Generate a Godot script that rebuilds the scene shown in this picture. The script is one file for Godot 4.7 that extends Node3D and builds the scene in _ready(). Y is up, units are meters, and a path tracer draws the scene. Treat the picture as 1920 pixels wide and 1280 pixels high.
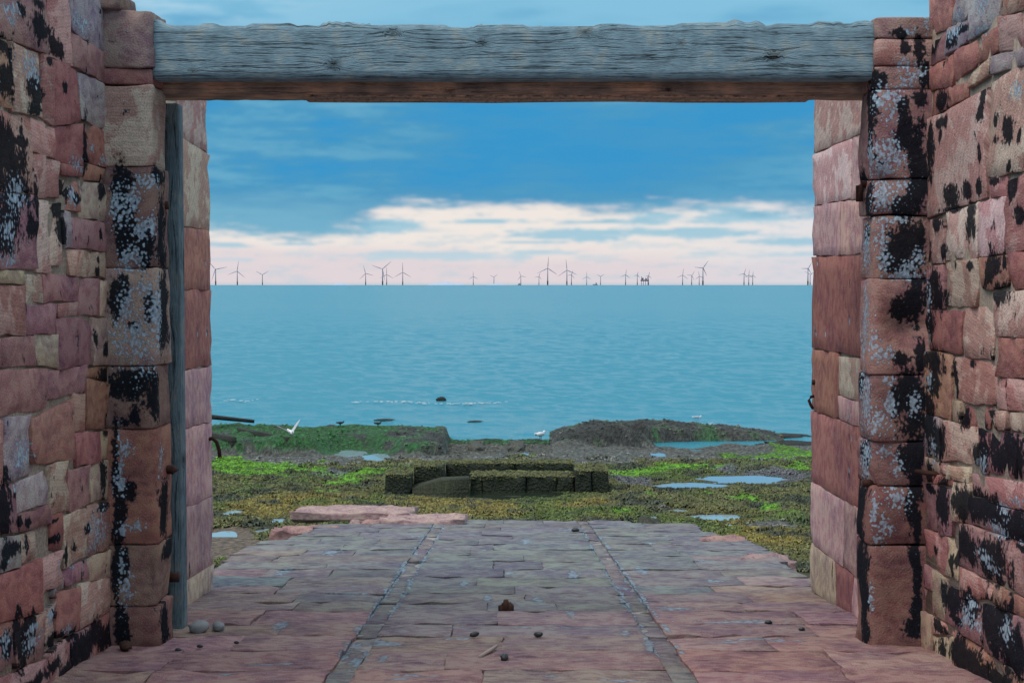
extends Node3D
# A ruined sandstone lifeboat house: looking out through its seaward doorway, down the slipway, over the weedy foreshore to an offshore wind farm.

const FALL := 0.0894          # the slipway drops this much for each metre towards the sea
const SEA := -2.25
const EARTH := 6371000.0
const LEFT_X := -2.53
const RIGHT_X := 2.59

var rng := RandomNumberGenerator.new()
var rough := FastNoiseLite.new()
var wobble := FastNoiseLite.new()
var broad := FastNoiseLite.new()
var ledge := FastNoiseLite.new()
var toe_blocks := []
var tints := {"m": Color(0.40, 0.235, 0.24), "r": Color(0.44, 0.215, 0.19), "p": Color(0.60, 0.405, 0.38), "c": Color(0.66, 0.56, 0.49), "t": Color(0.56, 0.46, 0.36), "g": Color(0.48, 0.45, 0.45), "o": Color(0.47, 0.28, 0.21), "s": Color(0.74, 0.62, 0.58)}

#---------------------------------------------------------------- naming and grouping
func tag(o: Node, label: String, category: String, group := "") -> Node:
	o.set_meta("label", label)
	o.set_meta("category", category)
	if group != "":
		o.set_meta("group", group)
	return o

func thing(called: String, label: String, category: String, at := Vector3.ZERO, group := "") -> Node3D:
	var o := Node3D.new()
	o.name = numbered(called)
	add_child(o)
	o.position = at
	tag(o, label, category, group)
	return o

func numbered(called: String) -> String:
	if not has_node(NodePath(called)):
		return called
	var k := 1
	while has_node(NodePath("%s_%03d" % [called, k])):
		k += 1
	return "%s_%03d" % [called, k]

func part(called: String, mesh: Mesh, mat: Material, parent: Node, at := Vector3.ZERO) -> MeshInstance3D:
	var o := MeshInstance3D.new()
	o.mesh = mesh
	o.material_override = mat
	var n := called
	if parent == self:
		n = numbered(called)
	elif parent.has_node(NodePath(called)):
		var k: int = parent.get_meta("count_" + called, 0) + 1
		parent.set_meta("count_" + called, k)
		n = "%s_%03d" % [called, k]
	o.name = n
	parent.add_child(o, true)
	o.position = at
	return o

func structure(called: String, mesh: Mesh, mat: Material) -> MeshInstance3D:
	var o := part(called, mesh, mat, self)
	o.set_meta("kind", "structure")
	return o

#---------------------------------------------------------------- mesh helpers
func tri(st: SurfaceTool, p: Array, uv: Array, uv2: Array, want: Vector3) -> void:
	var order := [0, 1, 2]
	if Plane(p[0], p[1], p[2]).normal.dot(want) < 0.0:
		order = [0, 2, 1]
	for k in order:
		st.set_uv(uv[k])
		st.set_uv2(uv2[k])
		st.add_vertex(p[k])

func quad(st: SurfaceTool, p: Array, uv: Array, uv2: Array, want: Vector3) -> void:
	tri(st, [p[0], p[1], p[2]], [uv[0], uv[1], uv[2]], [uv2[0], uv2[1], uv2[2]], want)
	tri(st, [p[0], p[2], p[3]], [uv[0], uv[2], uv[3]], [uv2[0], uv2[2], uv2[3]], want)

func begin(color := Color.WHITE) -> SurfaceTool:
	var st := SurfaceTool.new()
	st.begin(Mesh.PRIMITIVE_TRIANGLES)
	st.set_smooth_group(0)
	st.set_color(color)
	return st

func done(st: SurfaceTool) -> ArrayMesh:
	st.generate_normals()
	st.index()
	return st.commit()

# a grid of points as a surface; outward tells which way it faces at its middle
func sheet(rows: Array, uv_of: Callable, outward: Vector3, color := Color.WHITE, st: SurfaceTool = null) -> SurfaceTool:
	if st == null:
		st = begin(color)
	for j in rows.size() - 1:
		for i in rows[j].size() - 1:
			var p := [rows[j][i], rows[j][i + 1], rows[j + 1][i + 1], rows[j + 1][i]]
			var uv := [uv_of.call(i, j), uv_of.call(i + 1, j), uv_of.call(i + 1, j + 1), uv_of.call(i, j + 1)]
			quad(st, p, uv, uv, outward)
	return st

# a box with chamfered, slightly uneven edges
func block(st: SurfaceTool, lo: Vector3, hi: Vector3, uneven := 0.0, cells := 3, rounding := 0.02) -> void:
	var mid := (lo + hi) / 2.0
	var half := (hi - lo) / 2.0
	var r := minf(rounding, minf(half.x, minf(half.y, half.z)) * 0.6)
	for axis in 3:
		for s in [-1.0, 1.0]:
			var n := Vector3.ZERO
			n[axis] = s
			var u := (axis + 1) % 3
			var v := (axis + 2) % 3
			var grid := []
			for j in cells + 1:
				var row := []
				for i in cells + 1:
					var q := Vector3.ZERO
					q[axis] = s * half[axis]
					q[u] = lerpf(-half[u], half[u], float(i) / cells)
					q[v] = lerpf(-half[v], half[v], float(j) / cells)
					var inner := Vector3(clampf(q.x, -half.x + r, half.x - r), clampf(q.y, -half.y + r, half.y - r), clampf(q.z, -half.z + r, half.z - r))
					var off := q - inner
					if off.length() > 0.0001:
						q = inner + off.normalized() * r
					var w := mid + q
					if uneven > 0.0:
						w += Vector3(rough.get_noise_3d(w.x * 9, w.y * 9, w.z * 9), rough.get_noise_3d(w.y * 9, w.z * 9, w.x * 9 + 50), rough.get_noise_3d(w.z * 9 + 90, w.x * 9, w.y * 9)) * uneven
					row.append(w)
				grid.append(row)
			for j in cells:
				for i in cells:
					var p := [grid[j][i], grid[j][i + 1], grid[j + 1][i + 1], grid[j + 1][i]]
					var uv := []
					for k in p:
						uv.append(Vector2(k[u], k[v]))
					quad(st, p, uv, uv, n)

func box_mesh(lo: Vector3, hi: Vector3, uneven := 0.0, cells := 1, rounding := 0.004, color := Color.WHITE) -> ArrayMesh:
	var st := begin(color)
	block(st, lo, hi, uneven, cells, rounding)
	return done(st)

func tube(st: SurfaceTool, points: Array, radii: Array, sides := 8) -> void:
	var rings := []
	for k in points.size():
		var along: Vector3 = (points[mini(k + 1, points.size() - 1)] - points[maxi(k - 1, 0)]).normalized()
		var a := along.cross(Vector3.UP if absf(along.y) < 0.9 else Vector3.RIGHT).normalized()
		var b := along.cross(a)
		var ring := []
		for i in sides:
			var t := TAU * i / sides
			ring.append(points[k] + (a * cos(t) + b * sin(t)) * radii[k])
		rings.append(ring)
	for k in rings.size() - 1:
		for i in sides:
			var n := (i + 1) % sides
			var p := [rings[k][i], rings[k][n], rings[k + 1][n], rings[k + 1][i]]
			var uv := [Vector2(float(i) / sides, k), Vector2(float(i + 1) / sides, k), Vector2(float(i + 1) / sides, k + 1), Vector2(float(i) / sides, k + 1)]
			quad(st, p, uv, uv, (p[0] + p[2]) / 2.0 - (points[k] + points[k + 1]) / 2.0)
	for k in [0, rings.size() - 1]:
		for i in sides:
			var z := Vector2.ZERO
			tri(st, [points[k], rings[k][i], rings[k][(i + 1) % sides]], [z, z, z], [z, z, z], points[k] - points[1 if k == 0 else k - 1])

func ellipsoid(st: SurfaceTool, at: Vector3, r: Vector3, turn := Basis.IDENTITY, lumps := 0.0, n := 10, stretch := 1.0) -> void:
	var rings := []
	for j in n + 1:
		var row := []
		for i in n + 1:
			var up := PI * j / n
			var t := TAU * (i % n) / n
			var q := Vector3(sin(up) * cos(t), cos(up), sin(up) * sin(t))
			var k := 1.0 + lumps * rough.get_noise_3d(q.x * 60 + at.x * 90, q.y * 60 + at.z * 70, q.z * 60)
			row.append(at + turn * (q * k * r * Vector3(1, 1, stretch)))
		rings.append(row)
	for j in n:
		for i in n:
			var p := [rings[j][i], rings[j][i + 1], rings[j + 1][i + 1], rings[j + 1][i]]
			var uv := [Vector2(i, j) / n, Vector2(i + 1, j) / n, Vector2(i + 1, j + 1) / n, Vector2(i, j + 1) / n]
			var want: Vector3 = (p[0] + p[1] + p[2] + p[3]) / 4.0 - at
			if j == 0:
				tri(st, [p[0], p[2], p[3]], [uv[0], uv[2], uv[3]], [uv[0], uv[2], uv[3]], want)
			elif j == n - 1:
				tri(st, [p[0], p[1], p[2]], [uv[0], uv[1], uv[2]], [uv[0], uv[1], uv[2]], want)
			else:
				quad(st, p, uv, uv, want)

#---------------------------------------------------------------- textures
func bytes_of_noise(w: int, h: int, freq: float, octaves: int, sd: int, type := FastNoiseLite.TYPE_SIMPLEX_SMOOTH) -> PackedByteArray:
	var n := FastNoiseLite.new()
	n.noise_type = type
	n.seed = sd
	n.frequency = freq
	n.fractal_octaves = octaves
	if octaves < 2:
		n.fractal_type = FastNoiseLite.FRACTAL_NONE
	if type == FastNoiseLite.TYPE_CELLULAR:
		n.cellular_return_type = FastNoiseLite.RETURN_DISTANCE
	return n.get_seamless_image(w, h).get_data()

func to_byte(linear: float) -> int:
	return int(255.0 * pow(clampf(linear, 0.0, 1.0), 0.4545))

# colour and relief of sandstone: plain with faint bedding, or streaked red and cream
func sandstone(size: int, streaked: bool, sd: int, seams := 0.0) -> Array:
	var a := bytes_of_noise(size, size, 3.0 / size, 3, sd)
	var b := bytes_of_noise(size, size, 14.0 / size, 3, sd + 1)
	var c := bytes_of_noise(size, size, 110.0 / size, 4, sd + 2)
	var table := PackedByteArray()
	table.resize(1024)
	for k in 1024:
		table[k] = to_byte(k / 1023.0)
	var out := PackedByteArray()
	out.resize(size * size * 3)
	var rel := PackedByteArray()
	rel.resize(size * size)
	for y in size:
		for x in size:
			var i := y * size + x
			var na := a[i] / 255.0
			var nb := b[i] / 255.0
			var nc := c[i] / 255.0
			var r: float
			var g: float
			var l: float
			var s: float
			if streaked:
				var ph := TAU * (2.0 * y + x) / size + (na - 0.5) * 7.0 + (nb - 0.5) * 2.5
				var t := smoothstep(-0.6, 0.5, sin(ph) + (nc - 0.5) * 0.8 + 0.25 * s)
				s = sin(TAU * 34.0 * y / size + (na - 0.5) * 5.0 + (nb - 0.5) * 3.0) * (0.3 + 0.9 * absf(nb - 0.5) * 2.0) + 0.6 * sin(TAU * 87.0 * y / size + (na - 0.5) * 7.0 + (nb - 0.5) * 4.0)
				var k := 0.84 + 0.50 * (nc - 0.5) + 0.10 * s + 0.2 * (nb - 0.5)
				r = lerpf(0.82, 1.0, t) * k
				g = lerpf(0.62, 0.96, t) * k
				l = lerpf(0.60, 0.91, t) * k
			else:
				s = sin(TAU * 18.0 * y / size + (na - 0.5) * 16.0 + (nb - 0.5) * 3.0)
				var long := b[y * size + int(absf(2.0 * x / size - 1.0) * size / 9.0)] / 255.0
				s += seams * (2.0 * long - 1.0 - 5.0 * smoothstep(0.30, 0.18, long))
				var k := 0.45 + 0.42 * na + 0.30 * nb + 0.45 * (nc - 0.5) + 0.07 * s
				r = k
				g = k * (0.84 + 0.25 * nb)
				l = k * (0.82 + 0.30 * (1.0 - na))
				var pale := smoothstep(0.62, 0.80, na * 0.7 + nb * 0.45) * 0.7
				r = lerpf(r, 0.92 * (0.8 + 0.4 * nc), pale)
				g = lerpf(g, 1.0 * (0.8 + 0.4 * nc), pale)
				l = lerpf(l, 0.95 * (0.8 + 0.4 * nc), pale)
			out[i * 3] = table[clampi(int(r * 1023.0), 0, 1023)]
			out[i * 3 + 1] = table[clampi(int(g * 1023.0), 0, 1023)]
			out[i * 3 + 2] = table[clampi(int(l * 1023.0), 0, 1023)]
			rel[i] = clampi(int(255.0 * (0.12 + 0.34 * nc + 0.46 * nb + 0.02 * s)), 0, 255)
	return [ImageTexture.create_from_image(Image.create_from_data(size, size, false, Image.FORMAT_RGB8, out)), ImageTexture.create_from_image(Image.create_from_data(size, size, false, Image.FORMAT_L8, rel))]

# black and pale crusts of lichen that grow over a face; blobs are (along, height, half width, half height) in metres
func lichen(w: int, h: int, dark: Array, pale: Array, a0: float, a_len: float, top: float, b_len: float, sd: int, spots: float, ragged := 1.0) -> ImageTexture:
	var fields := []
	for list in [dark, pale]:
		var f := PackedFloat32Array()
		f.resize(w * h)
		for k in range(0, list.size(), 4):
			var cx: float = (list[k] - a0) / a_len * w
			var cy: float = (top - list[k + 1]) / b_len * h
			var rx: float = maxf(list[k + 2] / a_len * w * 1.22, 1.5)
			var ry: float = maxf(list[k + 3] / b_len * h * 1.22, 1.5)
			for y in range(maxi(0, int(cy - ry * 1.8)), mini(h, int(cy + ry * 1.8) + 1)):
				for x in range(maxi(0, int(cx - rx * 1.8)), mini(w, int(cx + rx * 1.8) + 1)):
					var v := 1.0 - 0.55 * sqrt(pow((x - cx) / rx, 2) + pow((y - cy) / ry, 2))
					if v > f[y * w + x]:
						f[y * w + x] = v
		fields.append(f)
	var n1 := bytes_of_noise(w, h, 0.030, 3, sd)
	var n2 := bytes_of_noise(w, h, 0.16, 3, sd + 1)
	var n3 := bytes_of_noise(w, h, 0.17, 1, sd + 2, FastNoiseLite.TYPE_CELLULAR)
	var out := PackedByteArray()
	out.resize(w * h * 4)
	for y in h:
		for x in w:
			var i := y * w + x
			var a := n1[(y / 2) * w + x] / 255.0 - 0.5
			var b := n2[(y * 2 / 3) * w + x] / 255.0 - 0.5
			var c := 0.42 - n3[i] / 255.0
			var k: float = smoothstep(0.0, 0.26, fields[0][i] * 1.35 + (a * 0.8 + b * 0.75) * ragged - 0.44 + maxf(0.0, a - 0.22) * spots)
			var p: float = smoothstep(0.0, 0.30, fields[1][i] * 1.15 + (c * 1.4 + b * 0.7 + a * 0.5) * ragged - (0.62 if ragged > 0.9 else 0.5) + (0.20 if k > 0.02 and k < 0.98 else 0.0))
			var halo: float = smoothstep(-0.28, 0.25, fields[0][i] * 1.2 + (a * 0.7 + b * 0.9) * ragged - 0.52) * 0.45
			var tone := (0.7 + 0.6 * (b + 0.5)) * (1.0 if ragged > 0.9 else 0.86)
			out[i * 4] = int(lerpf(10.0 * tone, 148.0 * tone, p))
			out[i * 4 + 1] = int(lerpf(25.0 * tone, 170.0 * tone, p))
			out[i * 4 + 2] = int(lerpf(34.0 * tone, minf(255.0, 186.0 * tone), p))
			out[i * 4 + 3] = int(255.0 * maxf(maxf(k * 0.95, p * 0.78), halo))
	return ImageTexture.create_from_image(Image.create_from_data(w, h, false, Image.FORMAT_RGBA8, out))

# weathered timber with grain, checks and knots; the knots are (along, across, radius) in metres
func timber_textures(w: int, h: int, length: float, high: float, knots: Array, sd: int, brown := false) -> Array:
	var n := FastNoiseLite.new()
	n.seed = sd
	n.frequency = 1.0
	n.fractal_octaves = 3
	var m := FastNoiseLite.new()
	m.seed = sd + 1
	m.frequency = 1.0
	m.fractal_octaves = 2
	var blot := bytes_of_noise(w, h, 0.012, 3, sd + 2)
	var out := PackedByteArray()
	out.resize(w * h * 3)
	var rel := PackedByteArray()
	rel.resize(w * h)
	for y in h:
		for x in w:
			var u := length * x / w
			var v := high * y / h
			var q := v + 0.0025 * m.get_noise_2d(u * 2.2, v * 5.0)
			var ring := 0.0
			for k in range(0, knots.size(), 3):
				var du: float = u - knots[k]
				if absf(du) > 0.45:
					continue
				var dv: float = v - knots[k + 1]
				var r: float = knots[k + 2]
				q += signf(dv) * r * 0.5 * exp(-pow(du / (r * 2.6), 2)) * exp(-absf(dv) / (r * 2.0))
				var near := sqrt(pow(du / 1.4, 2) + dv * dv)
				if near < r:
					ring = maxf(ring, (1.0 - near / r)) 
					q += sin(near * 220.0) * 0.004
			var g := n.get_noise_2d(u * 4.5, q * 150.0)
			var crack := smoothstep(0.32, 0.42, m.get_noise_2d(u * 1.3 + 40.0, q * 55.0))
			# a few long splits that wander along the grain
			for e in [[0.13, 0.3, 2.4], [0.22, 1.6, 4.7], [0.31, 0.0, 1.5], [0.05, 2.5, 3.9]]:
				if u > e[1] and u < e[2]:
					crack = maxf(crack, smoothstep(0.0035, 0.001, absf(q - e[0] * high / 0.575 - 0.012 * m.get_noise_2d(u * 1.7, e[0] * 90.0))))
			var bl := blot[y * w + x] / 255.0
			var fine := n.get_noise_2d(u * 14.0 + 90.0, q * 210.0)
			var k := 0.41 + 0.11 * g + 0.16 * fine + 0.22 * (bl - 0.5) - 0.22 * crack - 0.26 * ring
			rel[y * w + x] = clampi(int(255.0 * (0.55 + 0.25 * g + 0.3 * fine - 0.4 * crack)), 0, 255)
			var warm := clampf((bl - 0.55) * 2.0 + ring * 0.5, 0.0, 0.6)
			if brown:
				k = 0.10 + 0.8 * k * (0.6 + 0.9 * bl)
				out[(y * w + x) * 3] = to_byte(k * (0.95 + 0.35 * (bl - 0.5)))
				out[(y * w + x) * 3 + 1] = to_byte(k * 0.78)
				out[(y * w + x) * 3 + 2] = to_byte(k * (0.66 - 0.2 * (bl - 0.5)))
				continue
			out[(y * w + x) * 3] = to_byte(k * lerpf(0.53, 0.68, warm))  # grey timber tinted towards teal, the cool cast of shaded light painted in
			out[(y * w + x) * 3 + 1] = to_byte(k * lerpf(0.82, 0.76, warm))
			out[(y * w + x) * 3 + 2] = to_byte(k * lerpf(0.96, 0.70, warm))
	return [ImageTexture.create_from_image(Image.create_from_data(w, h, false, Image.FORMAT_RGB8, out)), ImageTexture.create_from_image(Image.create_from_data(w, h, false, Image.FORMAT_L8, rel))]

func noise_texture(size: int, freq: float, octaves: int, sd: int, lo: Color, hi: Color) -> ImageTexture:
	var a := bytes_of_noise(size, size, freq, octaves, sd)
	var out := PackedByteArray()
	out.resize(size * size * 3)
	for i in size * size:
		var t := a[i] / 255.0
		out[i * 3] = int(255.0 * lerpf(lo.r, hi.r, t))
		out[i * 3 + 1] = int(255.0 * lerpf(lo.g, hi.g, t))
		out[i * 3 + 2] = int(255.0 * lerpf(lo.b, hi.b, t))
	return ImageTexture.create_from_image(Image.create_from_data(size, size, false, Image.FORMAT_RGB8, out))

func stone_material(tex: Array, crust: Texture2D, relief := 1.0) -> StandardMaterial3D:
	var m := StandardMaterial3D.new()
	m.albedo_texture = tex[0]
	m.vertex_color_use_as_albedo = true
	m.roughness = 0.9
	m.metallic_specular = 0.14
	m.heightmap_enabled = true
	m.heightmap_texture = tex[1]
	m.heightmap_scale = relief
	if crust:
		m.detail_enabled = true
		m.detail_albedo = crust
		m.detail_blend_mode = BaseMaterial3D.BLEND_MODE_MIX
		m.detail_uv_layer = BaseMaterial3D.DETAIL_UV_2
	return m

func plain(color: Color, roughness := 0.85, metal := 0.0) -> StandardMaterial3D:
	var m := StandardMaterial3D.new()
	m.albedo_color = color.linear_to_srgb()
	m.roughness = roughness
	m.metallic = metal
	return m

#---------------------------------------------------------------- masonry
# frame: origin o, axes a and b in the face, normal n, and where uv2 starts: a0, al (width), top, bl (height)
func stone(parent: Node3D, called: String, f: Dictionary, c: Array, tint: Color, mat: Material, gap: float, bulge: float, edge: float, fine := 0.075, vary_by := 0.17) -> MeshInstance3D:
	gap *= rng.randf_range(0.5, 1.7)
	var a0: float = c[0] + gap
	var a1: float = c[3] - gap
	var low0: float = c[1] + gap
	var high0: float = c[2] - gap
	var low1: float = c[4] + gap
	var high1: float = c[5] - gap
	var mid_a := (a0 + a1) / 2.0
	var mid_b := (low0 + high0 + low1 + high1) / 4.0
	var la := a1 - a0
	var lb := (high0 - low0 + high1 - low1) / 2.0
	var us := [0.0, minf(0.25, edge * 1.1 / la)]
	var na := clampi(int(la / fine), 1, 7)
	for k in range(1, na):
		us.append(float(k) / na)
	us += [1.0 - us[1], 1.0]
	var vs := [0.0, minf(0.25, edge * 1.1 / lb)]
	var nb := clampi(int(lb / fine), 1, 6)
	for k in range(1, nb):
		vs.append(float(k) / nb)
	vs += [1.0 - vs[1], 1.0]
	var sd := rng.randf() * 400.0
	var out := rng.randf_range(-0.5, 0.6) * bulge
	var pit := Vector4(rng.randf_range(0.2, 0.8), rng.randf_range(0.2, 0.8), rng.randf_range(0.06, 0.13), bulge * rng.randf_range(0.8, 1.8) if rng.randf() < 0.4 else 0.0)
	var lean := Vector2(rng.randf_range(-1, 1), rng.randf_range(-1, 1)) * bulge * 0.6
	var centre: Vector3 = f.o + f.a * mid_a + f.b * mid_b
	var turn: float = f.get("turn", 0.0) + rng.randf_range(-0.25, 0.25) + (PI if rng.randf() < 0.5 else 0.0)
	var shift := Vector2(rng.randf(), rng.randf())
	var grid := []
	var uvs := []
	var uv2s := []
	for j in vs.size():
		var row := []
		var ruv := []
		var ruv2 := []
		for i in us.size():
			var u: float = us[i]
			var v: float = vs[j]
			var a := lerpf(a0, a1, u)
			var b := lerpf(lerpf(low0, low1, u), lerpf(high0, high1, u), v)
			var rim := i == 0 or j == 0 or i == us.size() - 1 or j == vs.size() - 1
			var corner := (i == 0 or i == us.size() - 1) and (j == 0 or j == vs.size() - 1)
			var wob := minf(0.016, 0.09 * minf(la, lb))
			var aa := a + wobble.get_noise_3d(a * 6, b * 6, sd) * wob - ((u - 0.5) * edge * 1.5 if corner else 0.0)
			var bb := b + wobble.get_noise_3d(a * 6 + 70, b * 6, sd) * wob - ((v - 0.5) * edge * 1.5 if corner else 0.0)
			var split := rough.get_noise_3d(a * 7 + b * 2, b * 9, sd)
			var h := out + lean.x * (u - 0.5) + lean.y * (v - 0.5) + (split * 0.7 + snappedf(split, 0.16) * 0.9 + 0.8 * wobble.get_noise_3d(a * 16, b * 16, sd)) * bulge
			var near_rim := i <= 1 or j <= 1 or i >= us.size() - 2 or j >= vs.size() - 2
			if near_rim:
				h -= bulge * 4.2 * maxf(0.0, wobble.get_noise_3d(a * 9 + 31, b * 9, sd + 9) - 0.12)
			h -= pit.w * exp(-(pow((u - pit.x) * la, 2) + pow((v - pit.y) * lb, 2)) / (pit.z * pit.z))
			if rim:
				h -= edge * rng.randf_range(0.7, 1.2)
			row.append(f.o + f.a * aa + f.b * bb + f.n * h - centre)
			ruv.append(Vector2(aa, -bb).rotated(turn) * 0.62 + shift)
			ruv2.append(Vector2((aa - f.a0) / f.al, (f.top - bb) / f.bl))
		grid.append(row)
		uvs.append(ruv)
		uv2s.append(ruv2)
	var vary := 1.0 + rng.randf_range(-vary_by, vary_by)
	var st := begin(Color(tint.r * vary, tint.g * vary * rng.randf_range(0.93, 1.06), tint.b * vary * rng.randf_range(0.93, 1.07)))
	var nu := us.size()
	var nv := vs.size()
	for j in nv - 1:
		for i in nu - 1:
			quad(st, [grid[j][i], grid[j][i + 1], grid[j + 1][i + 1], grid[j + 1][i]], [uvs[j][i], uvs[j][i + 1], uvs[j + 1][i + 1], uvs[j + 1][i]], [uv2s[j][i], uv2s[j][i + 1], uv2s[j + 1][i + 1], uv2s[j + 1][i]], f.n)
	var ring := []
	for i in nu:
		ring.append([0, i])
	for j in range(1, nv):
		ring.append([j, nu - 1])
	for i in range(nu - 2, -1, -1):
		ring.append([nv - 1, i])
	for j in range(nv - 2, -1, -1):
		ring.append([j, 0])
	st.set_smooth_group(1)
	for k in ring.size() - 1:
		var p: Vector3 = grid[ring[k][0]][ring[k][1]]
		var q: Vector3 = grid[ring[k + 1][0]][ring[k + 1][1]]
		var back: Vector3 = f.n * -0.09
		var ua: Vector2 = uvs[ring[k][0]][ring[k][1]]
		var ub: Vector2 = uvs[ring[k + 1][0]][ring[k + 1][1]]
		var wa: Vector2 = uv2s[ring[k][0]][ring[k][1]]
		var wb: Vector2 = uv2s[ring[k + 1][0]][ring[k + 1][1]]
		var outward: Vector3 = (p + q) / 2.0
		outward -= f.n * outward.dot(f.n)
		quad(st, [p, q, q + back, p + back], [ua, ub, ub + Vector2(0.05, 0.03), ua + Vector2(0.05, 0.03)], [wa, wb, wb, wa], outward)
	return part(called, done(st), mat, parent, centre - parent.position)

# one squared block of a gate pier: a face towards the camera, a rounded arris and a side towards the opening
func pier_block(parent: Node3D, side: float, inner: float, outer: float, y0: float, y1: float, tint: Color, mat: Material, dents: Array) -> void:
	var plan := []
	var s := 0.0
	var shape := [[outer + 0.03, 9.0], [outer - 0.07, 9.0], [outer - 0.15, 9.0], [inner + 0.09, 9.0], [inner + 0.035, 9.003], [inner + 0.008, 9.016], [inner, 9.045], [inner, 9.12], [inner, 9.2], [inner, 9.28], [inner, 9.35]]
	for k in shape.size():
		if k > 0:
			s += Vector2(shape[k][0] - shape[k - 1][0], shape[k][1] - shape[k - 1][1]).length()
		var n := Vector3(0, 0, 1)
		if k > 6:
			n = Vector3(-side, 0, 0)
		elif k > 3:
			n = Vector3(-side * (k - 3), 0, 7.0 - k).normalized()
		plan.append([shape[k][0], shape[k][1], s - 0.03, n])
	var ys := [y0, y0, y0 + 0.009]
	var steps := clampi(int((y1 - y0) / 0.08), 1, 8)
	for k in range(1, steps):
		ys.append(lerpf(y0 + 0.009, y1 - 0.009, float(k) / steps))
	ys += [y1 - 0.009, y1, y1]
	var seed_at := rng.randf() * 300.0
	var proud := rng.randf_range(-0.008, 0.012)
	var at := Vector3(side * (inner + 0.15), (y0 + y1) / 2.0, -9.15)
	var rows := []
	var uv := []
	var uv2 := []
	var shift := Vector2(rng.randf(), rng.randf())
	for j in ys.size():
		var row := []
		var ruv := []
		var ruv2 := []
		for k in plan.size():
			var n: Vector3 = plan[k][3]
			var y: float = ys[j]
			var d: float = proud + 0.026 * rough.get_noise_3d(plan[k][2] * 5, y * 5, seed_at) + 0.009 * wobble.get_noise_3d(plan[k][2] * 14, y * 14, seed_at)
			if j == 1 or j == ys.size() - 2:
				d -= 0.006 + 0.009 * wobble.get_noise_2d(plan[k][2] * 9, seed_at + j)
				y += 0.012 * wobble.get_noise_2d(plan[k][2] * 6, seed_at + 30 + j)
			elif j == 0 or j == ys.size() - 1:
				d -= 0.15
			for q in range(0, dents.size(), 5):
				d -= dents[q + 4] * exp(-pow((plan[k][2] - dents[q]) / dents[q + 2], 2) - pow((y - dents[q + 1]) / dents[q + 3], 4))
			row.append(Vector3(side * plan[k][0], y, -plan[k][1]) + n * d - at)
			ruv.append(Vector2(plan[k][2], -y) * 0.62 + shift)
			ruv2.append(Vector2(plan[k][2] / 0.72, (4.05 - y) / 4.2))
		rows.append(row)
		uv.append(ruv)
		uv2.append(ruv2)
	var vary := rng.randf_range(0.9, 1.1)
	var st := begin(Color(tint.r * vary, tint.g * vary, tint.b * vary))
	for j in ys.size() - 1:
		for k in plan.size() - 1:
			var want: Vector3 = plan[k][3] + plan[k + 1][3]
			if j == 0:
				want = Vector3.DOWN
			elif j == ys.size() - 2:
				want = Vector3.UP
			quad(st, [rows[j][k], rows[j][k + 1], rows[j + 1][k + 1], rows[j + 1][k]], [uv[j][k], uv[j][k + 1], uv[j + 1][k + 1], uv[j + 1][k]], [uv2[j][k], uv2[j][k + 1], uv2[j + 1][k + 1], uv2[j + 1][k]], want)
	part("stone", done(st), mat, parent, at - parent.position)

# a long squared timber along x whose edges are worn and whose top is ragged
func timber(x0: float, x1: float, d0: float, d1: float, y0: float, y1: float, ragged: float, sd: float, tiles: Vector2) -> ArrayMesh:
	var ring := []
	var n := 6
	for k in n:
		ring.append(Vector2(d0, lerpf(y1, y0, float(k) / n)))
	for k in 3:
		ring.append(Vector2(lerpf(d0, d1, k / 3.0), y0))
	for k in 3:
		ring.append(Vector2(d1, lerpf(y0, y1, k / 3.0)))
	for k in 4:
		ring.append(Vector2(lerpf(d1, d0, k / 4.0), y1))
	ring.append(ring[0])
	var around := [0.0]
	for k in range(1, ring.size()):
		around.append(around[k - 1] + ring[k].distance_to(ring[k - 1]))
	var count := int((x1 - x0) / 0.022)
	var rows := []
	var mid := Vector2((d0 + d1) / 2.0, (y0 + y1) / 2.0)
	for i in count + 1:
		var x := lerpf(x0, x1, float(i) / count)
		var row := []
		for k in ring.size():
			var p: Vector2 = ring[k]
			var kk := k % (ring.size() - 1)
			var wear := 0.006 * rough.get_noise_3d(x * 3, kk * 9.0, sd)
			var q := p + (p - mid).normalized() * wear
			if kk == 0 or kk == n or kk == n + 3 or kk == n + 6:
				q += (mid - p).normalized() * (0.010 + 0.006 * wobble.get_noise_2d(x * 12, kk * 5 + sd))
			if p.y > y1 - 0.001 and ragged > 0.0:
				var lump := rough.get_noise_2d(x * 3.1, sd + q.x * 3.0)
				q.y += ragged * (0.35 * rough.get_noise_2d(x * 1.3, sd) + (0.25 + 0.5 * absf(wobble.get_noise_2d(x * 17.0, sd))) * smoothstep(0.12, 0.2, lump) - 0.3 * smoothstep(0.1, 0.3, wobble.get_noise_2d(x * 3.7, sd + 40.0)))
			row.append(Vector3(x, q.y, -q.x))
		rows.append(row)
	var st := begin()
	for i in count:
		for k in ring.size() - 1:
			var p := [rows[i][k], rows[i + 1][k], rows[i + 1][k + 1], rows[i][k + 1]]
			var c: Vector3 = (p[0] + p[1] + p[2] + p[3]) / 4.0
			var uv := []
			for e in [[i, k], [i + 1, k], [i + 1, k + 1], [i, k + 1]]:
				uv.append(Vector2(lerpf(0.0, x1 - x0, float(e[0]) / count) / tiles.x, around[e[1]] / tiles.y))
			quad(st, p, uv, uv, c - Vector3(c.x, mid.y, -mid.x))
	for i in [0, count]:
		var c := Vector3(rows[i][0].x, mid.y, -mid.x)
		for k in ring.size() - 1:
			var z := Vector2(0.2, 0.2)
			tri(st, [c, rows[i][k], rows[i][k + 1]], [z, z + Vector2(0.02, 0.1), z + Vector2(0.04, 0.0)], [z, z, z], Vector3(-1 if i == 0 else 1, 0, 0))
	return done(st)

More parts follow.
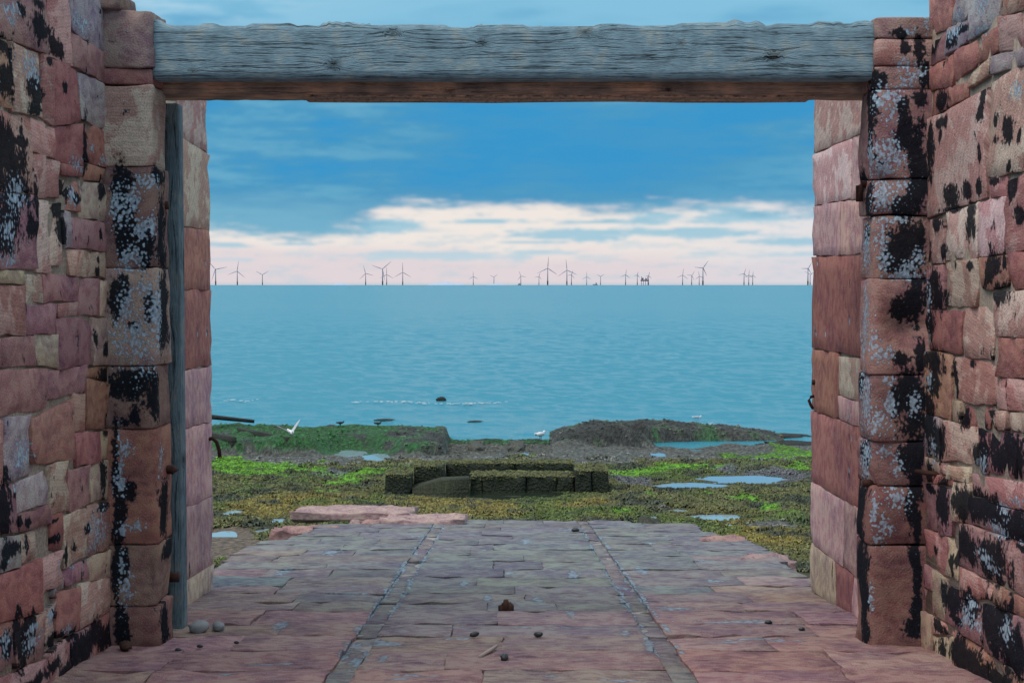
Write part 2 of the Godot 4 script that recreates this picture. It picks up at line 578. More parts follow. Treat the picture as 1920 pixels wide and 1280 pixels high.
#---------------------------------------------------------------- foreshore
const GREEN := [-5.87,32.21,1.13,1.75, -4.70,31.55,0.70,1.03, -3.07,30.56,0.51,1.09, -3.47,29.17,0.37,0.55, -7.71,39.90,0.66,1.32, -6.81,33.90,0.38,2.09, 4.04,32.89,0.76,0.70, 2.70,31.55,0.61,0.90, 4.21,26.31,0.31,0.39, 4.53,24.84,0.29,0.62, 6.15,35.95,0.83,1.21, 1.89,24.17,0.13,0.33, 4.40,26.86,0.22,0.34, 7.26,36.86,0.41,1.85, 1.58,30.32,0.45,0.71, 2.55,26.86,0.16,0.34, 3.74,27.12,0.14,0.36, 6.55,32.62,0.36,0.69, -3.63,27.12,0.30,0.28, 1.08,32.21,0.72,0.54]
const OLIVE := [-0.76,33.90,1.76,1.19, 3.29,22.63,1.26,1.74, -0.09,25.19,1.87,1.43, -3.75,25.19,1.49,1.43, 2.08,23.22,0.86,1.21, -1.54,25.93,0.86,1.06, 3.93,21.54,0.72,1.27, -2.41,24.84,0.74,0.69, 1.33,25.55,0.57,1.03]
const ROCK := [-5.06,37.82,2.66,3.86, 4.71,38.42,2.99,2.94, -1.37,36.86,1.09,2.59, 1.64,36.86,0.82,2.22, -7.43,40.79,1.21,2.39, 2.52,39.90,0.89,1.49, 2.33,24.98,0.37,0.42, 4.19,22.93,0.51,0.29]
const MUSSEL := [5.64,30.92,0.97,1.86, -5.80,33.90,0.88,1.34, -3.91,30.92,0.69,0.99, -0.78,34.82,0.77,0.63, 2.43,29.73,0.66,0.92, 4.67,32.21,0.48,0.81]
const POOLS := [4.89,29.85,0.97,0.81, 3.64,28.74,0.77,0.53, 3.39,23.97,0.52,0.39, 2.38,23.85,0.13,0.32, 2.29,25.19,0.23,0.21, 2.87,24.84,0.20,0.21, -4.78,24.50,0.18,0.40, -3.87,23.59,0.18,0.31, -4.38,23.97,0.16,0.26, -3.90,22.52,0.15,0.23, -4.18,36.86,0.41,0.93, -3.39,35.62,0.34,1.01, -4.49,21.91,0.23,0.54, -0.28,37.24,0.17,0.57, 0.34,36.67,0.14,0.56, 3.74,36.49,0.24,0.55, 3.53,23.10,0.05,0.18, -0.15,27.12,1.16,0.81]
const SAND := [-4.16,21.03,0.47,1.24, -4.44,22.07,0.41,0.77]

func profile(d: float) -> float:
	var at := [[-200.0, -1.4], [19.0, -1.54], [21.0, -1.55], [27.0, -1.69], [36.0, -2.05], [42.0, -2.32], [60.0, -3.4], [200.0, -9.0]]
	for k in at.size() - 1:
		if d <= at[k + 1][0]:
			return lerpf(at[k][1], at[k + 1][1], (d - at[k][0]) / (at[k + 1][0] - at[k][0]))
	return -9.0

# how deep inside the nearest of some ellipses a place lies: 1 in the middle, 0 on the rim, below that outside
func inside(list: Array, x: float, d: float) -> float:
	var best := -3.0
	for k in range(0, list.size(), 4):
		var ex: float = (x - list[k]) / list[k + 2]
		if absf(ex) > 2.5:
			continue
		var ed: float = (d - list[k + 1]) / list[k + 3]
		best = maxf(best, 1.0 - sqrt(ex * ex + ed * ed))
	return best

func reef(x: float, d: float) -> float:
	var w := 0.35 * wobble.get_noise_2d(x * 1.3, d * 1.3)
	# flat slab on the left that ends in a square broken edge, and the hump on the right that tails off
	var slab := smoothstep(36.3 + w, 36.8 + w, d + (x + 5.0) * 0.08) * (1.0 - smoothstep(41.6, 43.4, d + w)) * (1.0 - smoothstep(-1.86 + w * 0.25, -1.66 + w * 0.25, x + (d - 38.0) * 0.02))
	slab *= 0.37 + 0.04 * ledge.get_noise_2d(x * 0.5, d * 3.0)
	var hx := (x - 3.0) / (1.9 if x < 3.0 else 5.0)
	var off := 1.6 * smoothstep(3.0, 6.0, x)
	var hump := clampf(1.0 - hx * hx, 0.0, 1.0) * smoothstep(39.0 + w + off, 40.1 + w + off, d) * (1.0 - smoothstep(42.6 + w, 44.8, d))
	hump = 0.55 * pow(hump, 0.5) * (0.93 + 0.14 * wobble.get_noise_2d(x * 2.0, d * 2.0 + 40.0))
	return maxf(slab, hump)

func ground(x: float, d: float) -> float:
	var y := profile(d)
	var bed := ledge.get_noise_2d(x * 0.35, d * 1.5 + 0.25 * x)
	var rock := clampf(0.5 + inside(ROCK, x, d), 0.0, 1.0)
	y += 0.10 * bed * smoothstep(19.0, 22.0, d) + (0.16 * snappedf(bed, 0.2)) * rock
	y += 0.055 * broad.get_noise_2d(x * 2.6, d * 2.6) + 0.035 * wobble.get_noise_2d(x * 3.0, d * 3.0)
	y += reef(x, d)
	# the scour in front of the ruined toe wall, pools and sand
	var pool := inside(POOLS, x, d)
	if pool > -1.6:
		y = lerpf(y, profile(d) - 0.02 + 0.045 * wobble.get_noise_2d(x * 2.2 + 30.0, d * 4.5), smoothstep(-1.5, -0.35, pool))
		y -= 0.042 * smoothstep(-0.15, 0.5, pool)
	var sand := inside(SAND, x, d)
	y = lerpf(y, profile(d) - 0.03, smoothstep(-0.4, 0.2, sand))
	if x > -1.72 and x < 1.05:
		y = minf(y, lerpf(y, SEA - 0.2, smoothstep(40.2, 40.7, d)))
		y = lerpf(y, minf(y, profile(d) - 0.05), smoothstep(36.5, 37.2, d))
	var inlet := inside([6.3, 40.3, 2.9, 0.9], x, d) + 0.3 * wobble.get_noise_2d(x * 1.5, d * 3.0)
	y = lerpf(y, SEA - 0.12, smoothstep(-0.25, 0.15, inlet))
	return y

# colour of what grows at a place, and how thick it grows
func growth(x: float, d: float) -> Array:
	var n := broad.get_noise_2d(x * 3.0 + 100.0, d * 3.0)
	var m := wobble.get_noise_2d(x * 2.0 + 55.0, d * 2.0)
	var green := inside(GREEN, x, d) + n * 0.9 + m * 0.7 + 0.2
	var olive := inside(OLIVE, x, d) + n * 0.6
	var rock := inside(ROCK, x, d) + n * 0.7 + m * 0.4 + smoothstep(30.5, 35.0, d) * 0.75
	var mussel := inside(MUSSEL, x, d) + n * 0.8
	var c := Color(0.105, 0.115, 0.036).lerp(Color(0.195, 0.165, 0.034), smoothstep(-0.3, 0.7, olive)).lerp(Color(0.042, 0.054, 0.030), smoothstep(0.05, 0.4, -n))
	c = c.lerp(Color(0.075, 0.125, 0.022), 0.8 * smoothstep(0.05, 0.45, broad.get_noise_2d(x * 1.1 - 60.0, d * 1.1) + 0.4 * n))
	var thick := 1.0
	if mussel > 0.0:
		c = c.lerp(Color(0.115, 0.125, 0.13), smoothstep(0.0, 0.4, mussel))
	if rock > 0.0:
		var k := smoothstep(0.0, 0.35, rock)
		c = c.lerp(Color(0.185, 0.20, 0.18), k)
		thick = 1.0 - 0.93 * k
	var high := reef(x, d)
	if high > 0.12:
		c = Color(0.060, 0.072, 0.066).lerp(Color(0.150, 0.155, 0.135), smoothstep(-0.1, 0.4, n + m))
		thick = 0.10
		var slime := smoothstep(-0.15, 0.25, n * 0.6 + m * 0.8 + (0.45 if x < -3.4 and d < 41.8 else (-0.1 if x < -1.0 else -0.28)))
		c = c.lerp(Color(0.028, 0.205, 0.040), slime * (0.95 if x < -2.2 else 0.7))
	if green > 0.0 and high < 0.2:
		c = c.lerp(Color(0.135, 0.34, 0.020), smoothstep(0.0, 0.45, green))
		thick = lerpf(thick, 0.55, smoothstep(0.0, 0.4, green))
	if inside(SAND, x, d) + m * 0.3 > 0.0:
		return [Color(0.30, 0.22, 0.15), 0.0]
	if d > 41.0 and high < 0.1:
		thick *= 0.2
	return [c, thick]

func build_foreshore() -> void:
	var xs := []
	var x := -14.0
	while x <= 14.001:
		xs.append(x)
		x += 0.1
	for k in [16.0, 20.0, 30.0, 60.0, 120.0]:
		xs.append(k)
		xs.push_front(-k)
	var ds := [-120.0, -60.0, -20.0, 0.0, 10.0, 15.0, 17.0]
	var d := 18.0
	while d < 45.0:
		ds.append(d)
		d += 0.085 + 0.003 * (d - 18.0)
	ds += [47.0, 50.0, 60.0]
	var st := SurfaceTool.new()
	st.begin(Mesh.PRIMITIVE_TRIANGLES)
	for j in ds.size():
		for i in xs.size():
			var near: bool = absf(xs[i]) < 15.0 and ds[j] > 17.5 and ds[j] < 46.0
			st.set_color(growth(xs[i], ds[j])[0] if near else Color(0.07, 0.066, 0.03))
			st.set_uv(Vector2(xs[i], ds[j]))
			st.add_vertex(Vector3(xs[i], ground(xs[i], ds[j]) if near else profile(ds[j]), -ds[j]))
	var w := xs.size()
	for j in ds.size() - 1:
		for i in w - 1:
			var q := j * w + i
			for k in [q, q + w, q + 1, q + 1, q + w, q + w + 1]:
				st.add_index(k)
	st.generate_normals()
	var m := StandardMaterial3D.new()
	m.vertex_color_use_as_albedo = true
	m.albedo_texture = noise_texture(512, 0.03, 5, 71, Color(0.35, 0.35, 0.35), Color(1, 1, 1))
	m.uv1_scale = Vector3(0.45, 0.45, 1)
	m.roughness = 0.75
	m.heightmap_enabled = true
	m.heightmap_texture = noise_texture(512, 0.06, 4, 72, Color.BLACK, Color.WHITE)
	m.heightmap_scale = 6.0
	structure("foreshore", st.commit(), m)

func tuft(sd: int, leaves: int, spread: float, tall: float) -> ArrayMesh:
	var r := RandomNumberGenerator.new()
	r.seed = sd
	var st := begin()
	st.set_smooth_group(-1)
	for k in leaves:
		var t := TAU * k / leaves + r.randf_range(-0.4, 0.4)
		var out := Vector3(cos(t), 0, sin(t))
		var wide := Vector3(-sin(t), 0, cos(t)) * spread * r.randf_range(0.22, 0.4)
		var a := out * spread * 0.1
		var b := out * spread * r.randf_range(0.4, 0.6) + Vector3(0, tall * r.randf_range(0.6, 1.1), 0)
		var c := out * spread * r.randf_range(0.8, 1.1) + Vector3(0, tall * r.randf_range(-0.1, 0.35), 0)
		var z := Vector2.ZERO
		quad(st, [a - wide * 0.5, a + wide * 0.5, b + wide, b - wide], [z, z, z, z], [z, z, z, z], Vector3.UP)
		tri(st, [b - wide, b + wide, c], [z, z, z], [z, z, z], Vector3.UP)
	st.generate_normals()
	return st.commit()

func build_seaweed() -> void:
	var meshes := [tuft(1, 6, 0.062, 0.030), tuft(2, 6, 0.05, 0.042), tuft(3, 5, 0.07, 0.026)]
	var placed := [[], [], []]
	var tries := 210000
	for k in tries:
		var d := 19.0 + 24.5 * pow(rng.randf(), 1.15)
		var reach := 0.235 * d + 1.0
		var x := rng.randf_range(-reach, reach)
		var near_slip := absf(x) < 2.5 and d < 19.2
		var pool := inside(POOLS, x, d)
		if near_slip or pool > -0.04:
			continue
		var g := growth(x, d)
		if rng.randf() > g[1]:
			continue
		var y := ground(x, d)
		if y < SEA - 0.02:
			continue
		var c: Color = g[0] * rng.randf_range(0.55, 1.6)
		c.g *= rng.randf_range(0.88, 1.1)
		var s := rng.randf_range(0.6, 1.35) * (0.8 + 0.012 * d)
		if g[0].g > 0.2 or pool > -0.8:
			s *= 0.6
		if d > 36.0:
			s *= 0.6
		var b := Basis.from_euler(Vector3(rng.randf_range(-0.3, 0.3), rng.randf() * TAU, rng.randf_range(-0.3, 0.3))).scaled(Vector3(s, s * rng.randf_range(0.7, 1.4), s))
		placed[k % 3].append([Transform3D(b, Vector3(x, y - 0.008, -d)), c])
	for e in toe_blocks:
		for k in int((e[2] - e[1]) * (e[4] - e[3]) * (420.0 if e.size() < 7 else 130.0)):
			var x := rng.randf_range(e[1], e[2])
			var front := rng.randf() < 0.12
			var d: float = e[3] + (0.05 * rng.randf() if front else (e[4] - e[3]) * rng.randf())
			var y: float = e[5] - (0.07 * rng.randf() if front else 0.0)
			var s := rng.randf_range(0.4, 0.9)
			placed[k % 3].append([Transform3D(Basis.from_euler(Vector3(rng.randf_range(0.0, 0.9) if front else 0.0, rng.randf() * TAU, 0)).scaled(Vector3(s, s, s)), Vector3(x, y, -d)), (Color(0.115, 0.125, 0.036) if e.size() < 7 else e[6]) * rng.randf_range(0.4, 1.5)])
	var m := StandardMaterial3D.new()
	m.vertex_color_use_as_albedo = true
	m.roughness = 0.6
	var root := Node3D.new()
	root.name = "seaweed"
	add_child(root)
	root.set_meta("kind", "stuff")
	root.set_meta("label", "brown and olive bladder seaweed and green algae carpeting the foreshore rocks")
	root.set_meta("category", "seaweed")
	for k in 3:
		var mm := MultiMesh.new()
		mm.transform_format = MultiMesh.TRANSFORM_3D
		mm.use_colors = true
		mm.mesh = meshes[k]
		mm.instance_count = placed[k].size()
		for i in placed[k].size():
			mm.set_instance_transform(i, placed[k][i][0])
			mm.set_instance_color(i, placed[k][i][1])
		var o := MultiMeshInstance3D.new()
		o.multimesh = mm
		o.material_override = m
		o.name = ["fronds", "fronds_001", "fronds_002"][k]
		o.set_meta("kind", "stuff")
		root.add_child(o)

func build_pools(water: Material, murky: Material) -> void:
	var words := ["broad rock pool in the weed right of the slipway, farthest of the large ones", "long thin rock pool just seaward of the forked pool", "forked bright pool lying close to the right end of the slipway", "tiny pool beside the pointed stone near the slipway end", "narrow pool among bare rock beyond the right slipway corner", "thin pool strip beside bare rock beyond the slipway", "small pool in brown weed beyond the left wall", "second small pool in weed left of the broken paving", "pool tinged with green weed left of the slipway", "small pool at the edge of the sand patch", "shallow film of water on grey rock near the left reef", "bright runnel on grey rock below the left reef slab", "pale pool on the sand beside the left wall", "pool left of the middle stump of the old slip", "pool right of the middle stump of the old slip", "little pool on grey ledges right of the old slip", "dot of water near the right edge of the weed", "dark still pool at the foot of the mossy toe wall"]
	for k in range(0, POOLS.size(), 4):
		var st := begin()
		var y := profile(POOLS[k + 1]) - 0.03
		var c := Vector3(POOLS[k], y, -POOLS[k + 1])
		var n := 26
		for i in n:
			var p := [Vector3.ZERO]
			for e in [i, i + 1]:
				var t: float = TAU * (e % n) / n
				var r := 1.25 + 0.3 * wobble.get_noise_2d(cos(t) * 2.0 + k * 7.0, sin(t) * 2.0)
				p.append(Vector3(cos(t) * POOLS[k + 2] * r * 0.9, 0, sin(t) * POOLS[k + 3] * r * 0.8))
			tri(st, p, [Vector2.ZERO, Vector2(p[1].x, p[1].z), Vector2(p[2].x, p[2].z)], [Vector2.ZERO, Vector2.ZERO, Vector2.ZERO], Vector3.UP)
		var o := part("tide_pool", done(st), water if k < POOLS.size() - 4 else murky, self, c)
		tag(o, words[k / 4], "pool", "rock pools on the foreshore")

#---------------------------------------------------------------- sky
func sky_color(az: float, el: float, n: FastNoiseLite, n2: FastNoiseLite) -> Color:
	var e := maxf(el, 0.15)
	var a := n.get_noise_2d(az * 0.55, e * 3.0)
	var b := n2.get_noise_2d(az * 0.9, e * 8.0)
	b += 0.5 * n2.get_noise_2d(az * 3.0 + 50.0, e * 22.0)
	var low := Color(0.75, 0.665, 0.69).lerp(Color(0.87, 0.80, 0.75), smoothstep(0.5, 1.9, e + a * 0.6))
	low = low.lerp(Color(0.66, 0.70, 0.78), smoothstep(3.0, 14.0, az) * 0.55)
	low = low.lerp(Color(0.46, 0.62, 0.72), 0.42 * smoothstep(0.0, 0.55, b + 0.5 * a))
	var c := low
	# thin bars of cloud below the main deck
	var bars := [-5.1, 2.25, 1.5, 0.30, -10.0, 1.87, 0.5, 0.07, -11.2, 1.5, 0.9, 0.10, -8.5, 1.53, 1.1, 0.09, -3.4, 1.12, 5.2, 0.20, 2.5, 1.90, 2.7, 0.27, 6.8, 2.0, 3.0, 0.24, 0.9, 1.2, 1.6, 0.13, 9.3, 2.55, 3.0, 0.26, 5.9, 2.6, 1.7, 0.2, 7.4, 1.15, 1.0, 0.05, -13.5, 1.3, 1.2, 0.2, 14.5, 1.7, 2.6, 0.22, 18.0, 2.4, 3.0, 0.3, 4.5, 2.42, 2.2, 0.10, 11.0, 1.62, 2.6, 0.16, -1.2, 2.45, 1.6, 0.10, 8.6, 2.92, 1.8, 0.10, -7.6, 2.1, 1.4, 0.12, 0.5, 1.62, 1.2, 0.06, 12.0, 1.1, 2.0, 0.10, -13.0, 0.95, 3.0, 0.07, -17.0, 1.9, 2.5, 0.25]
	var bar := 0.0
	for k in range(0, bars.size(), 4):
		var ex: float = (az - bars[k]) / bars[k + 2]
		if absf(ex) > 1.6:
			continue
		var ey: float = (e - bars[k + 1]) / bars[k + 3]
		bar = maxf(bar, smoothstep(-0.15, 0.45, 1.0 - sqrt(ex * ex + ey * ey) + b * 0.55))
	c = c.lerp(Color(0.30, 0.56, 0.70).lerp(Color(0.50, 0.66, 0.75), smoothstep(1.8, 0.9, e)), bar * 0.85)
	# the deck
	var edge := 2.75 + 0.35 * n.get_noise_2d(az * 0.5 + 300.0, 5.0) - 0.75 * smoothstep(-4.5, -6.5, az) + 0.25 * smoothstep(-4.0, -1.0, az) * smoothstep(3.0, 0.5, az)
	var deck := smoothstep(-0.30, 0.50, e - edge + a * 0.45 + b * 0.35)
	var wisp := smoothstep(-0.50, 0.60, a * 0.8 + b * 0.35 + 0.60 * n.get_noise_2d(az * 0.22 + 90.0, e * 0.9))
	var deep := Color(0.006, 0.225, 0.490)
	var body := deep.lerp(Color(0.135, 0.400, 0.590), wisp * (0.75 + 0.25 * smoothstep(2.0, 12.0, absf(az - 3.0))))
	body = body.lerp(Color(0.20, 0.455, 0.60), 0.6 * smoothstep(4.2, 2.6, e + a * 0.8))
	body = body.lerp(deep, 0.75 * exp(-pow((az - 3.5) / 6.0, 2) - pow((e - 5.2) / 1.5, 2)))
	body = body.lerp(Color(0.235, 0.53, 0.73), smoothstep(7.2, 11.0, e + a * 1.5))
	body = body.lerp(Color(0.85, 0.90, 0.95), 0.75 * exp(-pow((az + 17.0) / 8.0, 2) - pow((e - 13.0) / 2.4, 2)) * smoothstep(-0.35, 0.35, a + 0.6 * b))
	c = c.lerp(body, deck)
	# higher up the cloud is thin and bright
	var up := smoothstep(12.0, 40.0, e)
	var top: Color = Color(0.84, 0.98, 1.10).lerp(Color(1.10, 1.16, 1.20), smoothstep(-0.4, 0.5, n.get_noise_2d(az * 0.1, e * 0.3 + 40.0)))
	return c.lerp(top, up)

func sky_picture() -> Image:
	var n := FastNoiseLite.new()
	n.seed = 5
	n.frequency = 0.22
	n.fractal_octaves = 4
	var n2 := FastNoiseLite.new()
	n2.seed = 9
	n2.frequency = 0.35
	n2.fractal_octaves = 4
	var coarse := Image.create(1024, 512, false, Image.FORMAT_RGBF)
	for y in 512:
		var el := 90.0 - (y + 0.5) / 512.0 * 180.0
		if el < -0.5:
			for x in 1024:
				coarse.set_pixel(x, y, Color(0.55, 0.60, 0.66))
			continue
		for x in 1024:
			var az := (x + 0.5) / 1024.0 * 360.0 - 180.0
			# the pattern folds back on itself behind the camera, so that it has no seam
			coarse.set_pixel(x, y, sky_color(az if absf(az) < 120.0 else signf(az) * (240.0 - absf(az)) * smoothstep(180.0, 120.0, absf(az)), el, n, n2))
	coarse.resize(4096, 2048, Image.INTERPOLATE_BILINEAR)
	for y in range(780, 1026):
		var el := 90.0 - (y + 0.5) / 2048.0 * 180.0
		for x in range(1700, 2396):
			coarse.set_pixel(x, y, sky_color((x + 0.5) / 4096.0 * 360.0 - 180.0, el, n, n2))
	return coarse

#---------------------------------------------------------------- sea
func build_sea() -> void:
	var az := []
	var a := -30.0
	while a < 30.0:
		az.append(a)
		a += 0.2
	while a < 330.01:
		az.append(a)
		a += 6.0
	var rs := [14.0]
	while rs[-1] < 12500.0:
		rs.append(rs[-1] * (1.0075 if rs[-1] < 260.0 else 1.05))
	var st := SurfaceTool.new()
	st.begin(Mesh.PRIMITIVE_TRIANGLES)
	var swell := FastNoiseLite.new()
	swell.seed = 31
	swell.frequency = 0.20
	swell.fractal_octaves = 4
	for r in rs:
		for t in az:
			var x: float = sin(deg_to_rad(t)) * r
			var z: float = -cos(deg_to_rad(t)) * r
			var high: float = (0.06 * swell.get_noise_2d(x * 3.4, z * 3.8) + 0.05 * swell.get_noise_2d(x * 0.9 + 200.0, z * 1.5)) * smoothstep(420.0, 90.0, r) if absf(t) < 31.0 else 0.0
			high *= 0.45 + 0.55 * smoothstep(42.0, 60.0, r)
			st.set_uv(Vector2(x, z))
			st.add_vertex(Vector3(x, SEA + high - r * r / (2.0 * EARTH), z))
	var w := az.size()
	for j in rs.size() - 1:
		for i in w - 1:
			var q := j * w + i
			for k in [q, q + w, q + 1, q + 1, q + w, q + w + 1]:
				st.add_index(k)
	st.generate_normals()
	structure("sea", st.commit(), water_material(Color(0.013, 0.228, 0.310), 0.19, 0.9, 1.9))

func water_material(color: Color, roughness: float, tile: float, bump: float) -> StandardMaterial3D:
	var m := plain(color, roughness)
	m.metallic_specular = 0.37 if bump > 0.0 else 0.5
	if bump > 0.0:
		var size := 512
		var one := bytes_of_noise(size, size, 9.0 / size, 4, 41)
		m.normal_enabled = true
		var im := Image.create_from_data(size, size, false, Image.FORMAT_L8, one)
		im.convert(Image.FORMAT_RGBA8)
		im.bump_map_to_normal_map(6.0)
		m.normal_texture = ImageTexture.create_from_image(im)
		m.normal_scale = bump
		m.uv1_scale = Vector3(1.0 / tile, 1.4 / tile, 1)
	return m

#---------------------------------------------------------------- wind farm
func build_turbines() -> void:
	var list := [[-1512, 7347, 63, 11], [-1585, 8308, 60, 81], [-1920, 11077, 57, 30], [-998, 9818, 58, 105], [-647, 7200, 59, 41], [-940, 10800, 58, 90], [-683, 9000, 62, 90], [-352, 13091, 48, 92], [-175, 13935, 44, 35], [77, 12558, 47, 110], [245, 13091, 41, 72], [170, 6857, 56, 86], [294, 7714, 60, 95], [457, 11077, 39, 70], [700, 13500, 50, 90], [805, 13091, 41, 30], [874, 11077, 45, 82], [989, 11368, 29, 75], [1138, 12000, 36, 75], [1347, 11368, 53, 83], [1457, 11676, 43, 55], [1652, 12706, 47, 100], [895, 6750, 42, 55], [1619, 10047, 41, 72], [1869, 11368, 46, 85], [1952, 11676, 35, 85], [1432, 6968, 36, 180], [2236, 10800, 52, 150]]
	var nth := ["first", "second", "third", "fourth", "fifth", "sixth", "seventh", "eighth", "ninth", "tenth", "eleventh", "twelfth", "thirteenth", "fourteenth", "fifteenth", "sixteenth", "seventeenth", "eighteenth", "nineteenth", "twentieth", "twenty-first", "twenty-second", "twenty-third", "twenty-fourth", "twenty-fifth", "twenty-sixth", "twenty-seventh", "twenty-eighth"]
	var order := []
	for k in list.size():
		order.append([float(list[k][0]) / list[k][1], k])
	order.sort()
	var steel := plain(Color(0.22, 0.235, 0.33), 0.6)  # white turbines, darkened in colour to stand as backlit silhouettes
	var pile := plain(Color(0.10, 0.09, 0.05), 0.8)
	for k in order.size():
		var t: Array = list[order[k][1]]
		var d := float(t[1])
		var r := float(t[2])
		var away := sqrt(d * d + float(t[0]) * float(t[0]))
		var at := Vector3(t[0], SEA - away * away / (2.0 * EARTH), -d)
		var size := "tall near" if d < 8500 else ("middling" if d < 11400 else "small far")
		var ph := fposmod(float(t[3]), 120.0)
		var pose := "one blade straight up" if absf(ph - 90.0) < 13.0 else ("blades in a Y" if absf(ph - 30.0) < 13.0 else "blades tilted")
		var o := thing("wind_turbine", "%s wind turbine, %s, %s from the left on the horizon" % [size, pose, nth[k]], "wind turbine", at, "wind turbines on the sea horizon")
		var thick := 0.85 + 0.25 * (d - 7000.0) / 7000.0
		var st := begin()
		tube(st, [Vector3(0, 17, 0), Vector3(0, 45, 0), Vector3(0, 78, 0)], [3.0 * thick, 2.6 * thick, 2.0 * thick], 10)
		part("tower", done(st), steel, o)
		st = begin()
		tube(st, [Vector3(0, -6, 0), Vector3(0, 17, 0), Vector3(0, 17.1, 0), Vector3(0, 18.5, 0)], [3.4, 3.4, 5.0, 5.0], 10)
		part("foundation", done(st), pile, o)
		st = begin()
		block(st, Vector3(-2.4, 77.5, -8.0), Vector3(2.4, 82.5, 4.5), 0.0, 2, 1.2)
		part("nacelle", done(st), steel, o)
		st = begin()
		ellipsoid(st, Vector3(0, 80, 5.5), Vector3(2.6, 2.6, 3.0), Basis.IDENTITY, 0.0, 8)
		part("hub", done(st), steel, o)
		for b in 3:
			var an := deg_to_rad(float(t[3]) + 120.0 * b)
			var dir := Vector3(cos(an), sin(an), 0)
			var side := Vector3(-sin(an), cos(an), 0.3).normalized()
			st = begin()
			var rows := []
			for q in [[0.02, 1.0, 1.0], [0.08, 1.2, 1.1], [0.2, 2.2, 0.9], [0.5, 1.6, 0.6], [0.8, 1.05, 0.35], [1.0, 0.35, 0.12]]:
				var c: Vector3 = Vector3(0, 80, 5.5) + dir * r * float(q[0])
				var ring := []
				for e in 9:
					var u := TAU * (e % 8) / 8.0
					ring.append(c + side * cos(u) * q[1] * thick + Vector3(0, 0, 1) * sin(u) * q[2])
				rows.append(ring)
			for j in rows.size() - 1:
				for i in 8:
					var p := [rows[j][i], rows[j][i + 1], rows[j + 1][i + 1], rows[j + 1][i]]
					var z := Vector2.ZERO
					quad(st, p, [z, z, z, z], [z, z, z, z], (p[0] + p[2]) / 2.0 - (Vector3(0, 80, 5.5) + dir * r * 0.5 * (float(j) / 5.0 + float(j + 1) / 5.0)).lerp((rows[j][0] + rows[j][4]) / 2.0, 1.0))
			part("blade", done(st), steel, o)

func at_sea(x: float, d: float) -> Vector3:
	return Vector3(x, SEA - (x * x + d * d) / (2.0 * EARTH), -d)

func build_offshore() -> void:
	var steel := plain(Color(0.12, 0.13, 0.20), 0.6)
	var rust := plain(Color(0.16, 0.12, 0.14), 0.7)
	# jack-up platform
	var k := 9000.0 / 2700.0
	var o := thing("jack_up_platform", "dark jack-up platform on legs between two small turbines on the horizon", "platform", at_sea((1208.5 - 960.0) * k, 9000.0))
	part("deck", box_mesh(Vector3(-24, 24, -12), Vector3(24, 34, 12), 0.0, 1, 0.8), steel, o)
	for x in [-20.0, -8.0, 6.0, 20.0]:
		var st := begin()
		tube(st, [Vector3(x, -8, 8), Vector3(x, 46 + (6 if x < -10 or x > 10 else 0), 8)], [1.6, 1.6], 6)
		part("leg", done(st), steel, o)
	part("cabin", box_mesh(Vector3(-20, 34, -9), Vector3(-6, 44, 8), 0.0, 1, 0.5), rust, o)
	part("cabin", box_mesh(Vector3(4, 34, -9), Vector3(13, 41, 8), 0.0, 1, 0.5), rust, o)
	for s in [[Vector3(-12, 40, 4), Vector3(-20, 55, 4)], [Vector3(14, 36, 4), Vector3(22, 58, 4)]]:
		var st := begin()
		tube(st, [s[0], s[1]], [1.6, 0.8], 6)
		part("crane", done(st), steel, o)
	# small ships
	var ship := thing("work_boat", "tiny dark work boat on the horizon right of the middle", "boat", at_sea((1116.0 - 960.0) * 8200.0 / 2700.0, 8200.0))
	part("hull", box_mesh(Vector3(-14, -2, -3), Vector3(14, 5, 3), 0.0, 2, 2.0), steel, ship)
	part("wheelhouse", box_mesh(Vector3(2, 5, -2.5), Vector3(9, 13, 2.5), 0.0, 1, 0.5), steel, ship)
	var mast := begin()
	tube(mast, [Vector3(4, 13, 0), Vector3(5, 20, 0)], [0.6, 0.3], 6)
	part("mast", done(mast), steel, ship)
	var ship2 := thing("work_boat", "tiny low barge beside the foot of a turbine left of the tall pair", "boat", at_sea((974.0 - 960.0) * 8600.0 / 2700.0, 8600.0))
	part("hull", box_mesh(Vector3(-10, -2, -3), Vector3(10, 6, 3), 0.0, 2, 2.0), steel, ship2)
	part("wheelhouse", box_mesh(Vector3(-5, 6, -2.5), Vector3(2, 11, 2.5), 0.0, 1, 0.5), steel, ship2)
	# a far coast
	var pale := plain(Color(0.42, 0.50, 0.62), 1.0)  # distance haze is painted into the hill colour, there is no fog
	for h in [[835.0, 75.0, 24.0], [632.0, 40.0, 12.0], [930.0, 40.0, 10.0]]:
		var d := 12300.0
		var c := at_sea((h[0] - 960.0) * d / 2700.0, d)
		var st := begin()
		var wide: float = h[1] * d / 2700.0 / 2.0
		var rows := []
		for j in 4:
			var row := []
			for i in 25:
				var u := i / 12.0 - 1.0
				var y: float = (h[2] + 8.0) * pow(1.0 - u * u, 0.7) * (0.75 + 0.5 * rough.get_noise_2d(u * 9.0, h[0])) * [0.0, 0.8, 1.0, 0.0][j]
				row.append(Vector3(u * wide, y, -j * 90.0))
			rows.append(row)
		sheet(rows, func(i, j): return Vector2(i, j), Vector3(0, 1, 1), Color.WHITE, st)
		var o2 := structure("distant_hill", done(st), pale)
		o2.position = c

